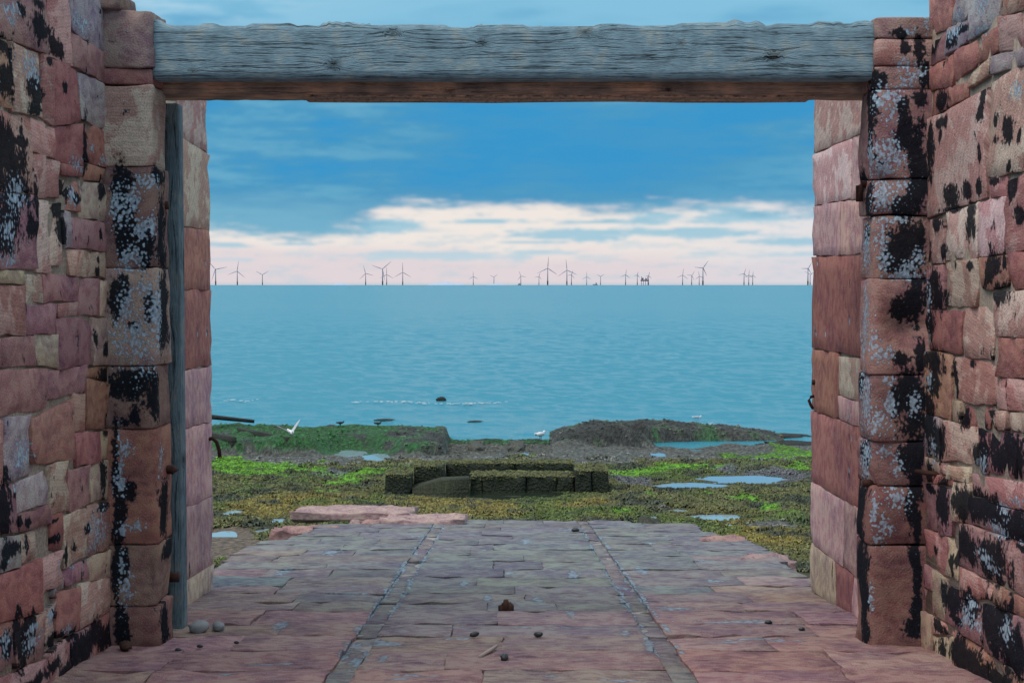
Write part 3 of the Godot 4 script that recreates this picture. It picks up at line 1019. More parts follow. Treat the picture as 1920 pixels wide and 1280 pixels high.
#---------------------------------------------------------------- birds
func gull_body(st: SurfaceTool, s: float) -> void:
	ellipsoid(st, Vector3(0, 0, 0), Vector3(0.075, 0.075, 0.20) * s, Basis.IDENTITY, 0.0, 8)
	ellipsoid(st, Vector3(0, 0.07, 0.19) * s, Vector3(0.045, 0.05, 0.055) * s, Basis.IDENTITY, 0.0, 8)
	tube(st, [Vector3(0, 0.06, 0.23) * s, Vector3(0, 0.05, 0.29) * s], [0.016 * s, 0.004 * s], 6)
	tube(st, [Vector3(0, 0.02, -0.15) * s, Vector3(0, 0.03, -0.30) * s], [0.05 * s, 0.03 * s], 6)

func standing_bird(called: String, label: String, at: Vector3, turn: float, s: float, mat: Material, dark: Material) -> void:
	var o := thing(called, label, called.replace("_", " "), at)
	o.rotation.y = turn
	var st := begin()
	var up := SurfaceTool.new()
	gull_body(st, s)
	part("body", done(st), mat, o, Vector3(0, 0.20 * s, 0))
	for x in [-0.03, 0.03]:
		var l := begin()
		tube(l, [Vector3(x * s, -0.01, 0), Vector3(x * s, 0.09 * s, 0), Vector3(x * s, 0.17 * s, 0)], [0.012 * s, 0.010 * s, 0.014 * s], 6)
		part("leg", done(l), dark, o)
	for x in [-1.0, 1.0]:
		var w := begin()
		ellipsoid(w, Vector3(x * 0.07 * s, 0.21 * s, -0.06 * s), Vector3(0.02, 0.055, 0.20) * s, Basis.from_euler(Vector3(-0.1, x * 0.12, 0)), 0.0, 8)
		part("wing", done(w), mat if called == "gull" else dark, o)

func build_birds() -> void:
	var white := plain(Color(0.72, 0.74, 0.76), 0.8)
	var grey := plain(Color(0.45, 0.48, 0.52), 0.8)
	var dark := plain(Color(0.02, 0.022, 0.025), 0.8)
	standing_bird("gull", "white gull standing on the green ridge by the gap in the reef", Vector3(0.80, -2.10, -40.2), 2.4, 0.8, white, dark)
	var y1 := ground(-4.95, 41.4)
	standing_bird("black_bird", "black wading bird standing on the left reef top, left of another", Vector3(-4.95, y1 + 0.06, -41.4), 1.9, 0.45, dark, dark)
	standing_bird("black_bird", "black wading bird standing nearer the square end of left reef", Vector3(-3.85, ground(-3.85, 41.2) + 0.06, -41.2), 1.2, 0.45, dark, dark)
	standing_bird("black_bird", "black bird crouching at the sea edge of the green left reef", Vector3(-6.35, ground(-6.35, 41.3) - 0.06, -41.3), -1.4, 0.42, dark, dark)
	standing_bird("black_bird", "black bird at the waterline beside the right reef hump", Vector3(2.25, ground(2.25, 43.2) + 0.05, -43.2), 1.5, 0.5, dark, dark)
	var f := thing("gull", "grey and white gull flying low with raised wings over the left rocks", "gull", Vector3(-5.55, -1.45, -36.0))
	f.rotation = Vector3(0.15, 0.55, 0.2)
	f.scale = Vector3.ONE * 0.66
	var st := begin()
	gull_body(st, 1.1)
	part("body", done(st), white, f)
	for s in [-1.0, 1.0]:
		var w := begin()
		var rows := []
		for q in [[0.04, 0.02, 0.10], [0.20, 0.16, 0.11], [0.36, 0.34, 0.085], [0.50, 0.46, 0.02]]:
			var row := []
			for e in 7:
				var t: float = TAU * (e % 6) / 6.0
				row.append(Vector3(s * q[0] * 0.95, q[1] * 0.75 + sin(t) * 0.014, cos(t) * q[2] - (q[0] * 0.25)))
			rows.append(row)
		for j in 3:
			for i in 6:
				var p := [rows[j][i], rows[j][i + 1], rows[j + 1][i + 1], rows[j + 1][i]]
				var z := Vector2.ZERO
				quad(w, p, [z, z, z, z], [z, z, z, z], (p[0] + p[2]) / 2.0 - ((rows[j][0] + rows[j][3]) / 2.0).lerp((rows[j + 1][0] + rows[j + 1][3]) / 2.0, 0.5))
		part("wing", done(w), grey, f)
	var fl := thing("gull", "white gull afloat on the sea beyond the right reef tail", "gull", Vector3(6.2, SEA + 0.05, -48.0))
	fl.rotation.y = 1.4
	fl.scale = Vector3.ONE * 0.6
	st = begin()
	gull_body(st, 1.0)
	part("body", done(st), white, fl)
	for s in [-1.0, 1.0]:
		var w := begin()
		ellipsoid(w, Vector3(s * 0.07, 0.03, -0.07), Vector3(0.02, 0.05, 0.2), Basis.from_euler(Vector3(-0.1, s * 0.12, 0)), 0.0, 8)
		part("wing", done(w), grey, fl)

#---------------------------------------------------------------- the place
func floor_y(d: float) -> float:
	return 0.8046 - FALL * d

func _ready() -> void:
	rng.seed = 20240
	for n in [[rough, 3, 0.35, 3], [wobble, 8, 0.5, 2], [broad, 12, 0.25, 3], [ledge, 17, 0.45, 3]]:
		n[0].seed = n[1]
		n[0].frequency = n[2]
		n[0].fractal_octaves = n[3]
	var cam := Camera3D.new()
	cam.name = "camera"
	cam.position = Vector3(0, 2.28, 0)
	cam.rotation.x = -atan(109.0 / 2700.0)
	cam.fov = rad_to_deg(2.0 * atan(640.0 / 2700.0))
	cam.near = 0.1
	cam.far = 40000.0
	add_child(cam)
	var env := Environment.new()
	env.background_mode = Environment.BG_SKY
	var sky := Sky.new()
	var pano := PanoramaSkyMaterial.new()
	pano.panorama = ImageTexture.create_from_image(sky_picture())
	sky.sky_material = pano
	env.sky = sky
	env.sky_rotation = Vector3(0, PI, 0)
	env.tonemap_mode = Environment.TONE_MAPPER_LINEAR
	env.tonemap_exposure = 1.0
	env.sdfgi_enabled = true
	env.ssao_enabled = true
	env.ssil_enabled = true
	var world := WorldEnvironment.new()
	world.name = "world"
	world.environment = env
	add_child(world)
	var sun := DirectionalLight3D.new()
	sun.name = "sun"
	sun.light_energy = 0.5
	sun.light_color = Color(1.0, 0.92, 0.88)
	sun.light_angular_distance = 25.0
	sun.shadow_enabled = true
	sun.sky_mode = DirectionalLight3D.SKY_MODE_LIGHT_ONLY
	add_child(sun)
	sun.look_at_from_position(Vector3(-5, 9, 4), Vector3.ZERO)

	build_sea()
	build_foreshore()
	build_house()
	build_slipway()
	build_ruins()
	build_pools(water_material(Color(0.24, 0.35, 0.40), 0.06, 1.0, 0.0), plain(Color(0.02, 0.03, 0.02), 0.12))
	build_ironwork()
	build_litter()
	build_seaweed()
	build_turbines()
	build_offshore()
	build_birds()

func build_house() -> void:
	var s_plain := sandstone(768, false, 101)
	var s_streak := sandstone(768, true, 202)
	var mortar_tex := noise_texture(512, 0.05, 5, 301, Color(0.42, 0.38, 0.34), Color(0.74, 0.69, 0.62))
	var mortar := StandardMaterial3D.new()
	mortar.albedo_texture = mortar_tex
	mortar.uv1_triplanar = true
	mortar.uv1_world_triplanar = true
	mortar.uv1_scale = Vector3(1.1, 1.1, 1.1)
	mortar.roughness = 0.95
	mortar.heightmap_enabled = true
	mortar.heightmap_texture = mortar_tex
	mortar.heightmap_scale = 2.5
	var left := [
	["m",6.877,3.489,3.879,7.904,3.519,4.023],["p",7.907,3.517,4.025,8.332,3.520,4.077],["g",8.333,3.728,4.066,9.039,3.715,4.107],["m",8.335,3.526,3.727,9.026,3.524,3.711],
	["o",6.935,3.141,3.490,7.328,3.150,3.499],["c",7.329,3.151,3.501,7.779,3.167,3.513],["p",7.782,3.160,3.514,8.013,3.148,3.517],["r",8.017,3.146,3.518,8.475,3.218,3.522],
	["g",8.480,3.237,3.523,9.047,3.241,3.524],["p",6.903,2.725,3.136,7.645,2.755,3.161],["m",6.924,2.354,2.727,7.692,2.351,2.754],["p",7.645,2.975,3.163,8.028,2.965,3.145],
	["r",8.031,2.963,3.140,8.541,2.912,3.226],["r",8.545,2.996,3.235,9.047,2.996,3.238],["p",7.650,2.722,2.976,8.071,2.750,2.964],["r",8.089,2.885,2.957,8.520,2.902,2.968],
	["o",8.545,2.891,2.994,9.049,2.901,2.996],["p",8.086,2.700,2.867,8.465,2.695,2.882],["t",8.469,2.665,2.889,9.045,2.665,2.900],["c",7.692,2.336,2.722,7.912,2.341,2.737],
	["c",7.912,2.376,2.721,8.128,2.373,2.739],["g",8.130,2.475,2.697,8.304,2.479,2.693],["m",8.306,2.480,2.663,9.047,2.476,2.662],["p",8.254,2.326,2.479,8.491,2.321,2.474],
	["c",8.494,2.318,2.478,9.045,2.307,2.473],["t",6.818,2.284,2.351,7.496,2.271,2.350],["p",6.816,2.026,2.283,7.494,2.009,2.272],["c",7.498,2.168,2.336,7.792,2.168,2.338],
	["m",7.791,2.167,2.338,8.417,2.178,2.323],["m",8.421,2.087,2.320,8.840,2.075,2.309],["t",8.839,2.075,2.308,9.050,2.071,2.305],["m",7.494,2.010,2.169,8.016,2.004,2.167],
	["p",8.017,2.087,2.170,8.418,2.085,2.177],["m",8.020,1.802,2.087,8.669,1.791,2.078],["t",8.673,1.776,2.080,9.035,1.771,2.070],["m",6.805,1.888,2.022,7.642,1.833,2.006],
	["t",7.644,1.835,2.009,8.015,1.803,2.001],["m",6.799,1.624,1.885,7.824,1.588,1.820],["m",7.827,1.651,1.806,8.538,1.636,1.793],["o",8.542,1.718,1.774,9.047,1.660,1.770],
	["o",8.543,1.402,1.718,9.047,1.361,1.659],["p",6.789,1.306,1.624,7.152,1.285,1.611],["g",7.155,1.286,1.609,7.568,1.268,1.597],["o",7.568,1.319,1.575,8.290,1.262,1.613],
	["p",8.293,1.414,1.642,8.542,1.399,1.631],["r",8.333,1.209,1.410,8.848,1.187,1.377],["t",8.847,1.189,1.375,9.048,1.177,1.359],["m",6.782,1.061,1.307,7.324,1.003,1.271],
	["g",7.328,1.098,1.263,7.835,1.073,1.272],["c",7.836,1.001,1.287,8.177,0.983,1.280],["m",8.181,0.968,1.217,8.594,0.957,1.198],["t",8.599,0.958,1.196,9.046,0.915,1.178],
	["m",7.335,1.000,1.098,7.864,0.958,1.072],["r",7.866,0.804,0.999,8.059,0.785,0.989],["c",8.060,0.668,0.977,8.546,0.645,0.942],["p",8.550,0.641,0.958,9.048,0.607,0.915],
	["g",6.766,0.867,1.063,7.345,0.829,0.998],["c",7.348,0.830,0.998,7.599,0.813,0.980],["r",6.806,0.631,0.863,7.683,0.517,0.803],["p",7.683,0.594,0.800,8.059,0.602,0.788],
	["g",7.863,0.541,0.605,8.091,0.551,0.624],["m",8.083,0.554,0.662,8.512,0.523,0.640],["t",8.515,0.497,0.642,9.047,0.424,0.605],["c",8.371,0.245,0.518,9.046,0.211,0.423],
	["r",7.917,0.304,0.564,8.369,0.261,0.510],["p",6.839,0.490,0.628,7.742,0.388,0.509],["m",6.833,0.380,0.480,7.240,0.358,0.498],["m",7.263,0.308,0.498,7.714,0.267,0.475],
	["c",7.733,0.274,0.505,7.907,0.283,0.531],["p",6.738,0.156,0.373,7.752,-0.005,0.247],["p",7.752,-0.010,0.272,8.160,-0.024,0.278],["m",8.163,0.010,0.258,8.554,-0.028,0.232],
	["r",8.553,-0.038,0.236,9.049,-0.100,0.211]]
	var right := [
	["r",8.569,3.795,4.029,9.044,3.807,4.049],["g",8.251,3.786,4.046,8.569,3.798,4.076],["g",7.725,3.660,3.988,8.251,3.662,4.060],["p",7.095,3.630,3.804,7.714,3.697,3.895],
	["m",8.678,3.624,3.795,9.043,3.617,3.808],["g",8.253,3.642,3.782,8.676,3.635,3.798],["r",8.505,3.442,3.628,9.047,3.466,3.616],["r",8.087,3.490,3.645,8.503,3.453,3.638],
	["r",7.726,3.520,3.664,8.087,3.493,3.648],["p",7.403,3.482,3.660,7.722,3.505,3.696],["p",7.089,3.427,3.640,7.399,3.429,3.657],["c",7.861,3.409,3.508,8.244,3.380,3.477],
	["g",7.081,3.370,3.453,7.843,3.407,3.511],["r",8.242,3.338,3.428,8.952,3.304,3.462],["s",7.880,2.739,3.352,9.046,2.684,3.299],["s",7.080,2.850,3.427,7.872,2.844,3.360],
	["p",7.576,2.738,2.844,7.858,2.735,2.846],["p",7.056,2.459,2.824,7.572,2.428,2.824],["c",8.603,2.394,2.671,8.943,2.399,2.673],["s",8.013,2.419,2.733,8.602,2.423,2.700],
	["s",7.575,2.434,2.737,8.013,2.428,2.729],["m",8.627,2.121,2.395,9.044,2.122,2.398],["c",8.022,2.150,2.419,8.625,2.137,2.423],["o",7.524,2.255,2.433,7.995,2.239,2.425],
	["r",6.950,2.261,2.462,7.507,2.243,2.433],["s",6.943,2.028,2.262,7.747,1.986,2.232],["r",8.274,1.869,2.123,9.033,1.867,2.117],["c",7.751,1.862,2.158,8.272,1.855,2.142],
	["r",6.934,1.808,2.028,7.696,1.778,1.988],["o",8.463,1.476,1.868,9.046,1.461,1.862],["p",7.696,1.616,1.860,8.459,1.596,1.852],["p",6.925,1.642,1.809,7.693,1.604,1.776],
	["t",8.276,1.477,1.600,8.463,1.472,1.594],["r",7.784,1.489,1.613,8.274,1.454,1.580],["c",7.493,1.508,1.615,7.784,1.489,1.597],["t",6.918,1.533,1.638,7.488,1.510,1.611],
	["g",8.665,1.204,1.471,9.046,1.191,1.457],["c",7.985,1.266,1.483,8.661,1.213,1.463],["m",7.801,1.235,1.471,7.966,1.224,1.484],["m",7.367,1.262,1.515,7.800,1.254,1.485],
	["m",7.004,1.284,1.528,7.351,1.267,1.507],["t",8.682,1.125,1.204,9.046,1.095,1.191],["p",8.526,1.140,1.222,8.678,1.123,1.200],["c",8.115,1.143,1.239,8.523,1.121,1.206],
	["p",6.994,1.138,1.299,8.095,1.079,1.212],["r",8.407,1.083,1.145,8.995,1.030,1.100],["m",8.713,0.765,1.054,9.045,0.739,1.024],["m",8.404,0.783,1.070,8.710,0.754,1.052],
	["c",8.102,0.918,1.141,8.403,0.893,1.123],["m",6.957,0.981,1.140,8.101,0.923,1.079],["p",8.516,0.526,0.777,8.992,0.516,0.743],["t",8.292,0.548,0.795,8.495,0.543,0.777],
	["m",7.476,0.687,0.955,8.288,0.644,0.903],["p",6.891,0.703,0.984,7.476,0.678,0.955],["p",7.729,0.554,0.669,8.266,0.465,0.644],["c",7.545,0.558,0.683,7.729,0.545,0.673],
	["o",6.880,0.596,0.702,7.540,0.556,0.676],["m",8.786,0.388,0.517,9.047,0.362,0.513],["m",8.782,0.244,0.387,9.047,0.228,0.360],["t",8.519,0.247,0.525,8.782,0.232,0.520],
	["m",7.863,0.276,0.505,8.515,0.264,0.499],["m",6.876,0.294,0.597,7.849,0.265,0.535],["t",8.827,-0.075,0.239,9.048,-0.099,0.227],["p",8.359,0.214,0.258,8.822,0.114,0.231],
	["t",8.357,-0.088,0.214,8.828,-0.128,0.113],["o",7.788,-0.043,0.267,8.356,-0.083,0.256],["o",6.863,0.039,0.292,7.788,-0.041,0.265]]
	var l_crust := lichen(448, 896, [7.74,3.77,0.10,0.03, 7.74,3.65,0.16,0.06, 7.82,3.63,0.05,0.03, 7.47,3.68,0.06,0.04, 8.05,3.58,0.09,0.04, 7.23,3.46,0.09,0.04, 7.89,3.49,0.05,0.02, 7.25,3.30,0.07,0.07, 7.65,3.31,0.12,0.06, 7.65,3.21,0.07,0.03, 8.17,3.38,0.04,0.03, 7.26,3.00,0.14,0.08, 7.46,3.01,0.12,0.03, 7.30,2.90,0.25,0.11, 7.33,2.77,0.24,0.11, 7.25,2.63,0.19,0.12, 7.21,2.50,0.09,0.09, 7.68,2.72,0.05,0.07, 8.58,3.10,0.05,0.14, 8.24,2.81,0.10,0.06, 8.39,2.78,0.06,0.03, 8.90,2.86,0.07,0.04, 8.06,2.70,0.08,0.04, 7.58,2.59,0.07,0.06, 8.13,2.57,0.07,0.06, 8.88,2.58,0.02,0.03, 8.80,2.35,0.03,0.03, 8.83,2.43,0.03,0.02, 8.72,1.94,0.03,0.05, 8.94,1.87,0.05,0.04, 8.91,1.71,0.12,0.04, 7.15,1.14,0.08,0.11, 8.89,1.11,0.06,0.07, 7.29,1.21,0.03,0.02, 7.34,1.06,0.03,0.02, 7.45,1.04,0.04,0.02, 7.92,0.97,0.06,0.01, 8.88,0.90,0.09,0.03, 7.89,0.87,0.08,0.02, 8.54,0.82,0.06,0.03, 7.22,0.94,0.12,0.04, 7.13,0.89,0.06,0.02, 8.30,0.75,0.05,0.03, 8.10,0.74,0.03,0.07, 8.96,1.39,0.06,0.05, 7.81,0.54,0.08,0.02, 7.86,0.46,0.05,0.03, 7.99,0.31,0.05,0.03, 8.18,0.27,0.08,0.03, 7.38,0.42,0.14,0.11, 7.16,0.45,0.06,0.07, 7.82,0.31,0.07,0.04, 8.35,0.15,0.21,0.08, 8.66,0.17,0.11,0.07, 7.82,0.18,0.09,0.04, 8.05,0.09,0.12,0.05, 8.85,0.09,0.14,0.07, 7.51,0.18,0.21,0.03], [7.24,3.65,0.06,0.04, 7.31,3.61,0.05,0.02, 8.55,3.81,0.09,0.04, 8.48,3.86,0.05,0.02, 7.64,3.45,0.07,0.03, 7.60,3.41,0.13,0.06, 8.42,2.97,0.08,0.05, 8.47,2.94,0.06,0.02, 8.74,3.10,0.07,0.02, 8.97,3.04,0.05,0.03, 8.33,2.79,0.06,0.06, 7.25,2.55,0.08,0.07, 7.24,2.39,0.11,0.03, 7.37,2.73,0.12,0.07, 7.29,1.24,0.04,0.02, 8.76,0.80,0.17,0.07, 8.82,0.74,0.17,0.06, 8.70,0.70,0.16,0.05, 7.52,0.40,0.12,0.04, 7.14,0.47,0.06,0.05, 7.81,0.46,0.05,0.04, 8.11,0.33,0.08,0.02, 7.52,0.46,0.10,0.02, 8.00,0.70,0.04,0.04, 8.27,0.66,0.10,0.02, 7.23,0.89,0.05,0.01, 7.33,3.67,0.11,0.03, 7.40,1.40,0.11,0.08], 6.9, 2.25, 4.2, 4.4, 11, 2.0)
	var r_crust := lichen(448, 896, [8.90,3.77,0.09,0.03, 8.52,3.72,0.08,0.04, 8.34,3.74,0.10,0.02, 8.92,3.72,0.09,0.03, 8.72,3.38,0.10,0.05, 7.95,3.31,0.04,0.05, 8.75,3.25,0.07,0.03, 8.64,3.25,0.04,0.03, 8.72,3.17,0.03,0.03, 8.91,3.07,0.06,0.13, 7.99,3.22,0.04,0.04, 7.97,3.00,0.03,0.04, 7.74,3.15,0.03,0.03, 7.76,3.05,0.05,0.02, 7.56,3.08,0.07,0.06, 7.38,3.04,0.02,0.04, 7.51,2.89,0.03,0.03, 8.51,2.79,0.10,0.07, 8.22,2.81,0.09,0.04, 8.00,2.81,0.05,0.03, 8.50,2.72,0.14,0.02, 7.76,2.83,0.07,0.02, 8.14,2.69,0.08,0.05, 8.20,2.59,0.05,0.08, 8.10,2.60,0.05,0.06, 7.39,2.64,0.07,0.04, 7.47,2.78,0.06,0.06, 8.74,2.64,0.10,0.04, 8.95,2.48,0.08,0.08, 8.63,2.47,0.04,0.04, 8.47,2.40,0.06,0.03, 8.14,2.38,0.06,0.02, 7.74,2.38,0.10,0.06, 7.80,2.34,0.06,0.09, 7.57,2.39,0.03,0.03, 7.61,2.23,0.13,0.05, 7.95,2.24,0.05,0.02, 8.84,2.28,0.12,0.07, 8.78,2.19,0.17,0.07, 8.94,2.02,0.09,0.10, 8.84,1.81,0.16,0.08, 8.83,1.68,0.10,0.07, 8.90,1.52,0.09,0.06, 8.41,1.71,0.03,0.10, 8.12,1.83,0.04,0.02, 8.20,1.52,0.07,0.05, 7.71,1.60,0.04,0.03, 8.94,1.39,0.14,0.08, 8.76,1.31,0.17,0.09, 7.90,1.48,0.09,0.04, 7.91,1.33,0.13,0.08, 7.72,1.41,0.09,0.09, 7.57,1.35,0.20,0.06, 7.49,1.45,0.08,0.06, 7.32,1.39,0.11,0.09, 8.92,1.09,0.07,0.07, 8.86,1.01,0.09,0.02, 8.59,0.96,0.12,0.14, 8.25,1.01,0.13,0.08, 7.81,1.05,0.37,0.07, 7.39,1.03,0.25,0.07, 8.13,0.80,0.16,0.08, 7.67,0.80,0.22,0.11, 8.40,0.64,0.04,0.06, 8.77,0.65,0.04,0.03, 8.32,0.70,0.04,0.06, 8.36,0.43,0.17,0.09, 8.06,0.45,0.15,0.08, 8.30,0.33,0.12,0.02, 7.62,0.46,0.23,0.12, 7.37,0.38,0.25,0.13, 8.64,0.20,0.11,0.03, 8.61,0.08,0.07,0.06, 8.24,0.13,0.14,0.08, 7.96,0.14,0.24,0.07, 7.61,0.16,0.27,0.06, 7.27,0.94,0.08,0.02], [7.97,3.80,0.11,0.04, 8.46,3.84,0.06,0.04, 8.82,1.24,0.06,0.07, 8.89,1.69,0.05,0.05, 7.52,1.09,0.07,0.04, 7.64,0.97,0.13,0.03, 7.36,1.17,0.09,0.02, 7.80,0.79,0.13,0.03, 7.71,0.76,0.10,0.03, 8.11,0.39,0.11,0.06, 7.94,0.39,0.07,0.04, 7.28,0.97,0.06,0.01, 8.01,3.67,0.13,0.03, 7.45,3.27,0.08,0.04, 7.91,1.28,0.07,0.05, 8.49,3.75,0.10,0.03, 8.95,2.18,0.03,0.10, 8.96,1.92,0.05,0.05, 7.45,0.47,0.08,0.05, 8.05,0.48,0.07,0.03], 6.9, 2.25, 4.2, 4.4, 21, 2.0)
	for s in [-1.0, 1.0]:
		var face := LEFT_X if s < 0 else RIGHT_X
		var label := "weathered red sandstone rubble wall left of the gateway, dark lichen at its top" if s < 0 else "sandstone rubble wall right of the gateway with large pale streaked blocks"
		var o := thing("rubble_wall", label, "wall", Vector3(face, 0, -9.0))
		var crust := l_crust if s < 0 else r_crust
		var mats := {"plain": stone_material(s_plain, crust), "streak": stone_material(s_streak, crust)}
		var f := {"o": Vector3(face, 0, 0), "a": Vector3(0, 0, -1), "b": Vector3.UP, "n": Vector3(-s, 0, 0), "a0": 6.9, "al": 2.25, "top": 4.2, "bl": 4.4}
		for c in (left if s < 0 else right):
			var streak: bool = c[0] in ["p", "c", "s"]
			f.turn = -0.9 * s if c[0] == "s" else 0.0
			stone(o, "stone", f, c.slice(1), tints[c[0]], mats.streak if streak else mats.plain, 0.003, 0.0125, 0.004)
		# the courses nearer than the picture's edge
		var y := floor_y(6.0) - 0.1
		while y < 4.0:
			var h := rng.randf_range(0.26, 0.4)
			var stop := 6.89 if s < 0 else 7.02
			var a := 2.4
			while a < stop - 0.1:
				var b := a + rng.randf_range(0.4, 0.75)
				if b > stop - 0.4:
					b = stop
				var near := mats.duplicate()
				var q := {"o": f.o, "a": f.a, "b": f.b, "n": f.n, "a0": -50.0, "al": 2.25, "top": 90.0, "bl": 4.4}
				var code: String = ["m", "r", "p", "c"][rng.randi() % 4]
				stone(o, "stone", f, [a, y, y + h, b, y, y + h], tints[code], mats.plain if code < "n" else mats.streak, 0.0035, 0.016, 0.006, 0.2)
				a = b
			y += h
		part("mortar", box_mesh(Vector3(0.035 * s, floor_y(3.0) - 1.6, 6.2) if s > 0 else Vector3(-0.7, floor_y(3.0) - 1.6, 6.2), Vector3(0.7, 4.12, 0.5) if s > 0 else Vector3(-0.035, 4.05, 0.5), 0.0, 1, 0.01), mortar, o)
		var body := box_mesh(Vector3(minf(face + 0.014 * s, face + 0.7 * s), -1.6, -9.36), Vector3(maxf(face + 0.020 * s, face + 0.7 * s), 3.85 if s > 0 else 4.0, -2.8), 0.0, 1, 0.01)
		o.get_node("mortar").mesh = body
		o.get_node("mortar").position = -o.position
	# cap stone above the left pier
	var cap := thing("cap_stone", "dark weathered cap stone lying on the wall above the left pier", "stone", Vector3(-2.6, 3.97, -9.15))
	part("stone", box_mesh(Vector3(-0.35, 0.0, -0.2), Vector3(0.19, 0.12, 0.2), 0.03, 5, 0.06, Color(0.3, 0.22, 0.19)), stone_material(s_plain, null), cap)

	# gate piers
	var l_pier := lichen(176, 1024, [0.08,2.85,0.04,0.16, 0.13,2.91,0.04,0.07, 0.11,2.72,0.06,0.12, 0.13,2.58,0.07,0.14, 0.23,2.52,0.07,0.11, 0.43,2.59,0.09,0.21, 0.36,2.95,0.09,0.05, 0.05,2.18,0.04,0.11, 0.11,2.25,0.03,0.08, 0.43,2.11,0.11,0.24, 0.13,1.67,0.13,0.08, 0.30,1.58,0.06,0.13, 0.11,1.41,0.03,0.03, 0.16,1.45,0.03,0.05, 0.04,1.11,0.02,0.27, 0.06,0.84,0.03,0.17, 0.11,0.98,0.05,0.05, 0.43,0.82,0.09,0.14, 0.04,0.51,0.03,0.17, 0.08,0.47,0.03,0.10, 0.06,0.10,0.04,0.13, 0.40,0.11,0.07,0.11, 0.53,0.56,0.11,0.05, 0.47,0.02,0.05,0.05, 0.26,2.12,0.03,0.10, 0.16,2.02,0.03,0.03, 0.08,2.23,0.05,0.05], [0.16,2.81,0.05,0.09, 0.11,2.72,0.04,0.07, 0.16,2.45,0.07,0.06, 0.21,2.62,0.05,0.07, 0.28,2.65,0.03,0.07, 0.26,2.91,0.07,0.04, 0.18,1.92,0.13,0.16, 0.13,2.12,0.05,0.11, 0.30,2.05,0.05,0.24, 0.23,2.25,0.07,0.04, 0.07,1.15,0.02,0.17, 0.11,1.25,0.03,0.05, 0.06,1.03,0.03,0.07, 0.15,0.76,0.06,0.03, 0.08,0.74,0.03,0.04, 0.39,1.17,0.04,0.09, 0.10,0.37,0.04,0.11, 0.07,0.51,0.02,0.07, 0.21,1.85,0.07,0.07, 0.08,2.76,0.05,0.10, 0.14,2.37,0.07,0.02], 0.0, 0.72, 4.05, 4.2, 31, 1.0)
	var r_pier := lichen(176, 1024, [0.18,3.83,0.04,0.02, 0.06,3.72,0.04,0.07, 0.14,3.74,0.03,0.03, 0.01,3.57,0.04,0.07, 0.34,3.54,0.03,0.07, 0.06,3.43,0.04,0.04, 0.16,3.38,0.04,0.05, 0.38,3.32,0.06,0.21, 0.14,3.24,0.05,0.11, 0.09,3.11,0.05,0.14, 0.06,3.01,0.05,0.11, 0.06,2.85,0.05,0.11, 0.16,2.76,0.07,0.05, 0.41,2.80,0.08,0.09, 0.12,2.55,0.09,0.13, 0.16,2.45,0.09,0.11, 0.04,2.58,0.03,0.09, 0.22,2.42,0.04,0.07, 0.51,2.59,0.07,0.06, 0.07,2.18,0.06,0.11, 0.12,2.12,0.07,0.07, 0.14,1.81,0.05,0.03, 0.02,1.82,0.04,0.08, 0.09,1.58,0.09,0.14, 0.07,1.41,0.07,0.09, 0.58,1.63,0.06,0.06, 0.06,1.21,0.06,0.09, 0.11,1.15,0.05,0.09, 0.05,1.01,0.05,0.11, 0.07,0.88,0.04,0.09, 0.03,0.76,0.02,0.11, 0.46,1.20,0.08,0.07, 0.55,0.88,0.10,0.15, 0.55,0.70,0.09,0.09, 0.55,0.50,0.07,0.15, 0.44,0.31,0.08,0.22, 0.41,0.08,0.06,0.09, 0.05,0.57,0.03,0.05, 0.03,0.40,0.02,0.11, 0.03,0.23,0.03,0.09, 0.07,0.10,0.05,0.05, 0.29,3.54,0.03,0.04, 0.58,2.93,0.07,0.07], [0.26,3.43,0.07,0.07, 0.24,3.34,0.04,0.06, 0.12,3.84,0.03,0.02, 0.02,3.90,0.02,0.06, 0.26,3.11,0.06,0.07, 0.19,3.05,0.05,0.05, 0.38,3.08,0.05,0.11, 0.26,2.98,0.09,0.04, 0.27,2.85,0.07,0.09, 0.16,2.91,0.04,0.04, 0.51,2.49,0.10,0.13, 0.29,2.55,0.04,0.08, 0.26,2.42,0.04,0.05, 0.16,2.33,0.09,0.03, 0.11,2.38,0.04,0.04, 0.49,2.05,0.10,0.22, 0.58,1.87,0.08,0.10, 0.27,1.83,0.05,0.05, 0.32,1.92,0.04,0.06, 0.46,1.54,0.12,0.22, 0.29,1.41,0.06,0.09, 0.22,1.52,0.04,0.07, 0.24,1.67,0.04,0.03, 0.44,1.20,0.08,0.06, 0.26,1.23,0.05,0.03, 0.51,1.09,0.07,0.07, 0.16,1.11,0.03,0.07, 0.16,0.94,0.06,0.07, 0.24,0.76,0.05,0.05, 0.31,0.84,0.02,0.11, 0.29,0.67,0.04,0.04, 0.21,0.74,0.04,0.04, 0.32,0.30,0.02,0.08, 0.13,3.54,0.05,0.05, 0.06,3.59,0.03,0.03, 0.22,2.68,0.10,0.02, 0.32,2.95,0.05,0.07, 0.16,3.64,0.07,0.03, 0.06,2.45,0.03,0.05, 0.07,1.52,0.03,0.07], 0.0, 0.72, 4.05, 4.2, 41, 1.0)
	for s in [-1.0, 1.0]:
		var inner := 2.233 if s < 0 else 2.26
		var outer := 2.53 if s < 0 else 2.59
		var o := thing("gate_pier", "left gate pier of red sandstone blocks beside the timber door post" if s < 0 else "right gate pier of sandstone blocks blackened and spotted with white lichen", "pier", Vector3(s * inner, 0, -9.0), "piers of the gateway")
		var joints := [3.974, 3.62, 3.514, 3.006, 2.376, 1.763, 1.371, 0.637, 0.248, -0.04] if s < 0 else [3.93, 3.80, 3.626, 3.485, 2.93, 2.705, 2.307, 1.709, 1.287, 1.005, 0.634, -0.05]
		var codes := "mrcrormort" if s < 0 else "mpmrrmrrrrr"
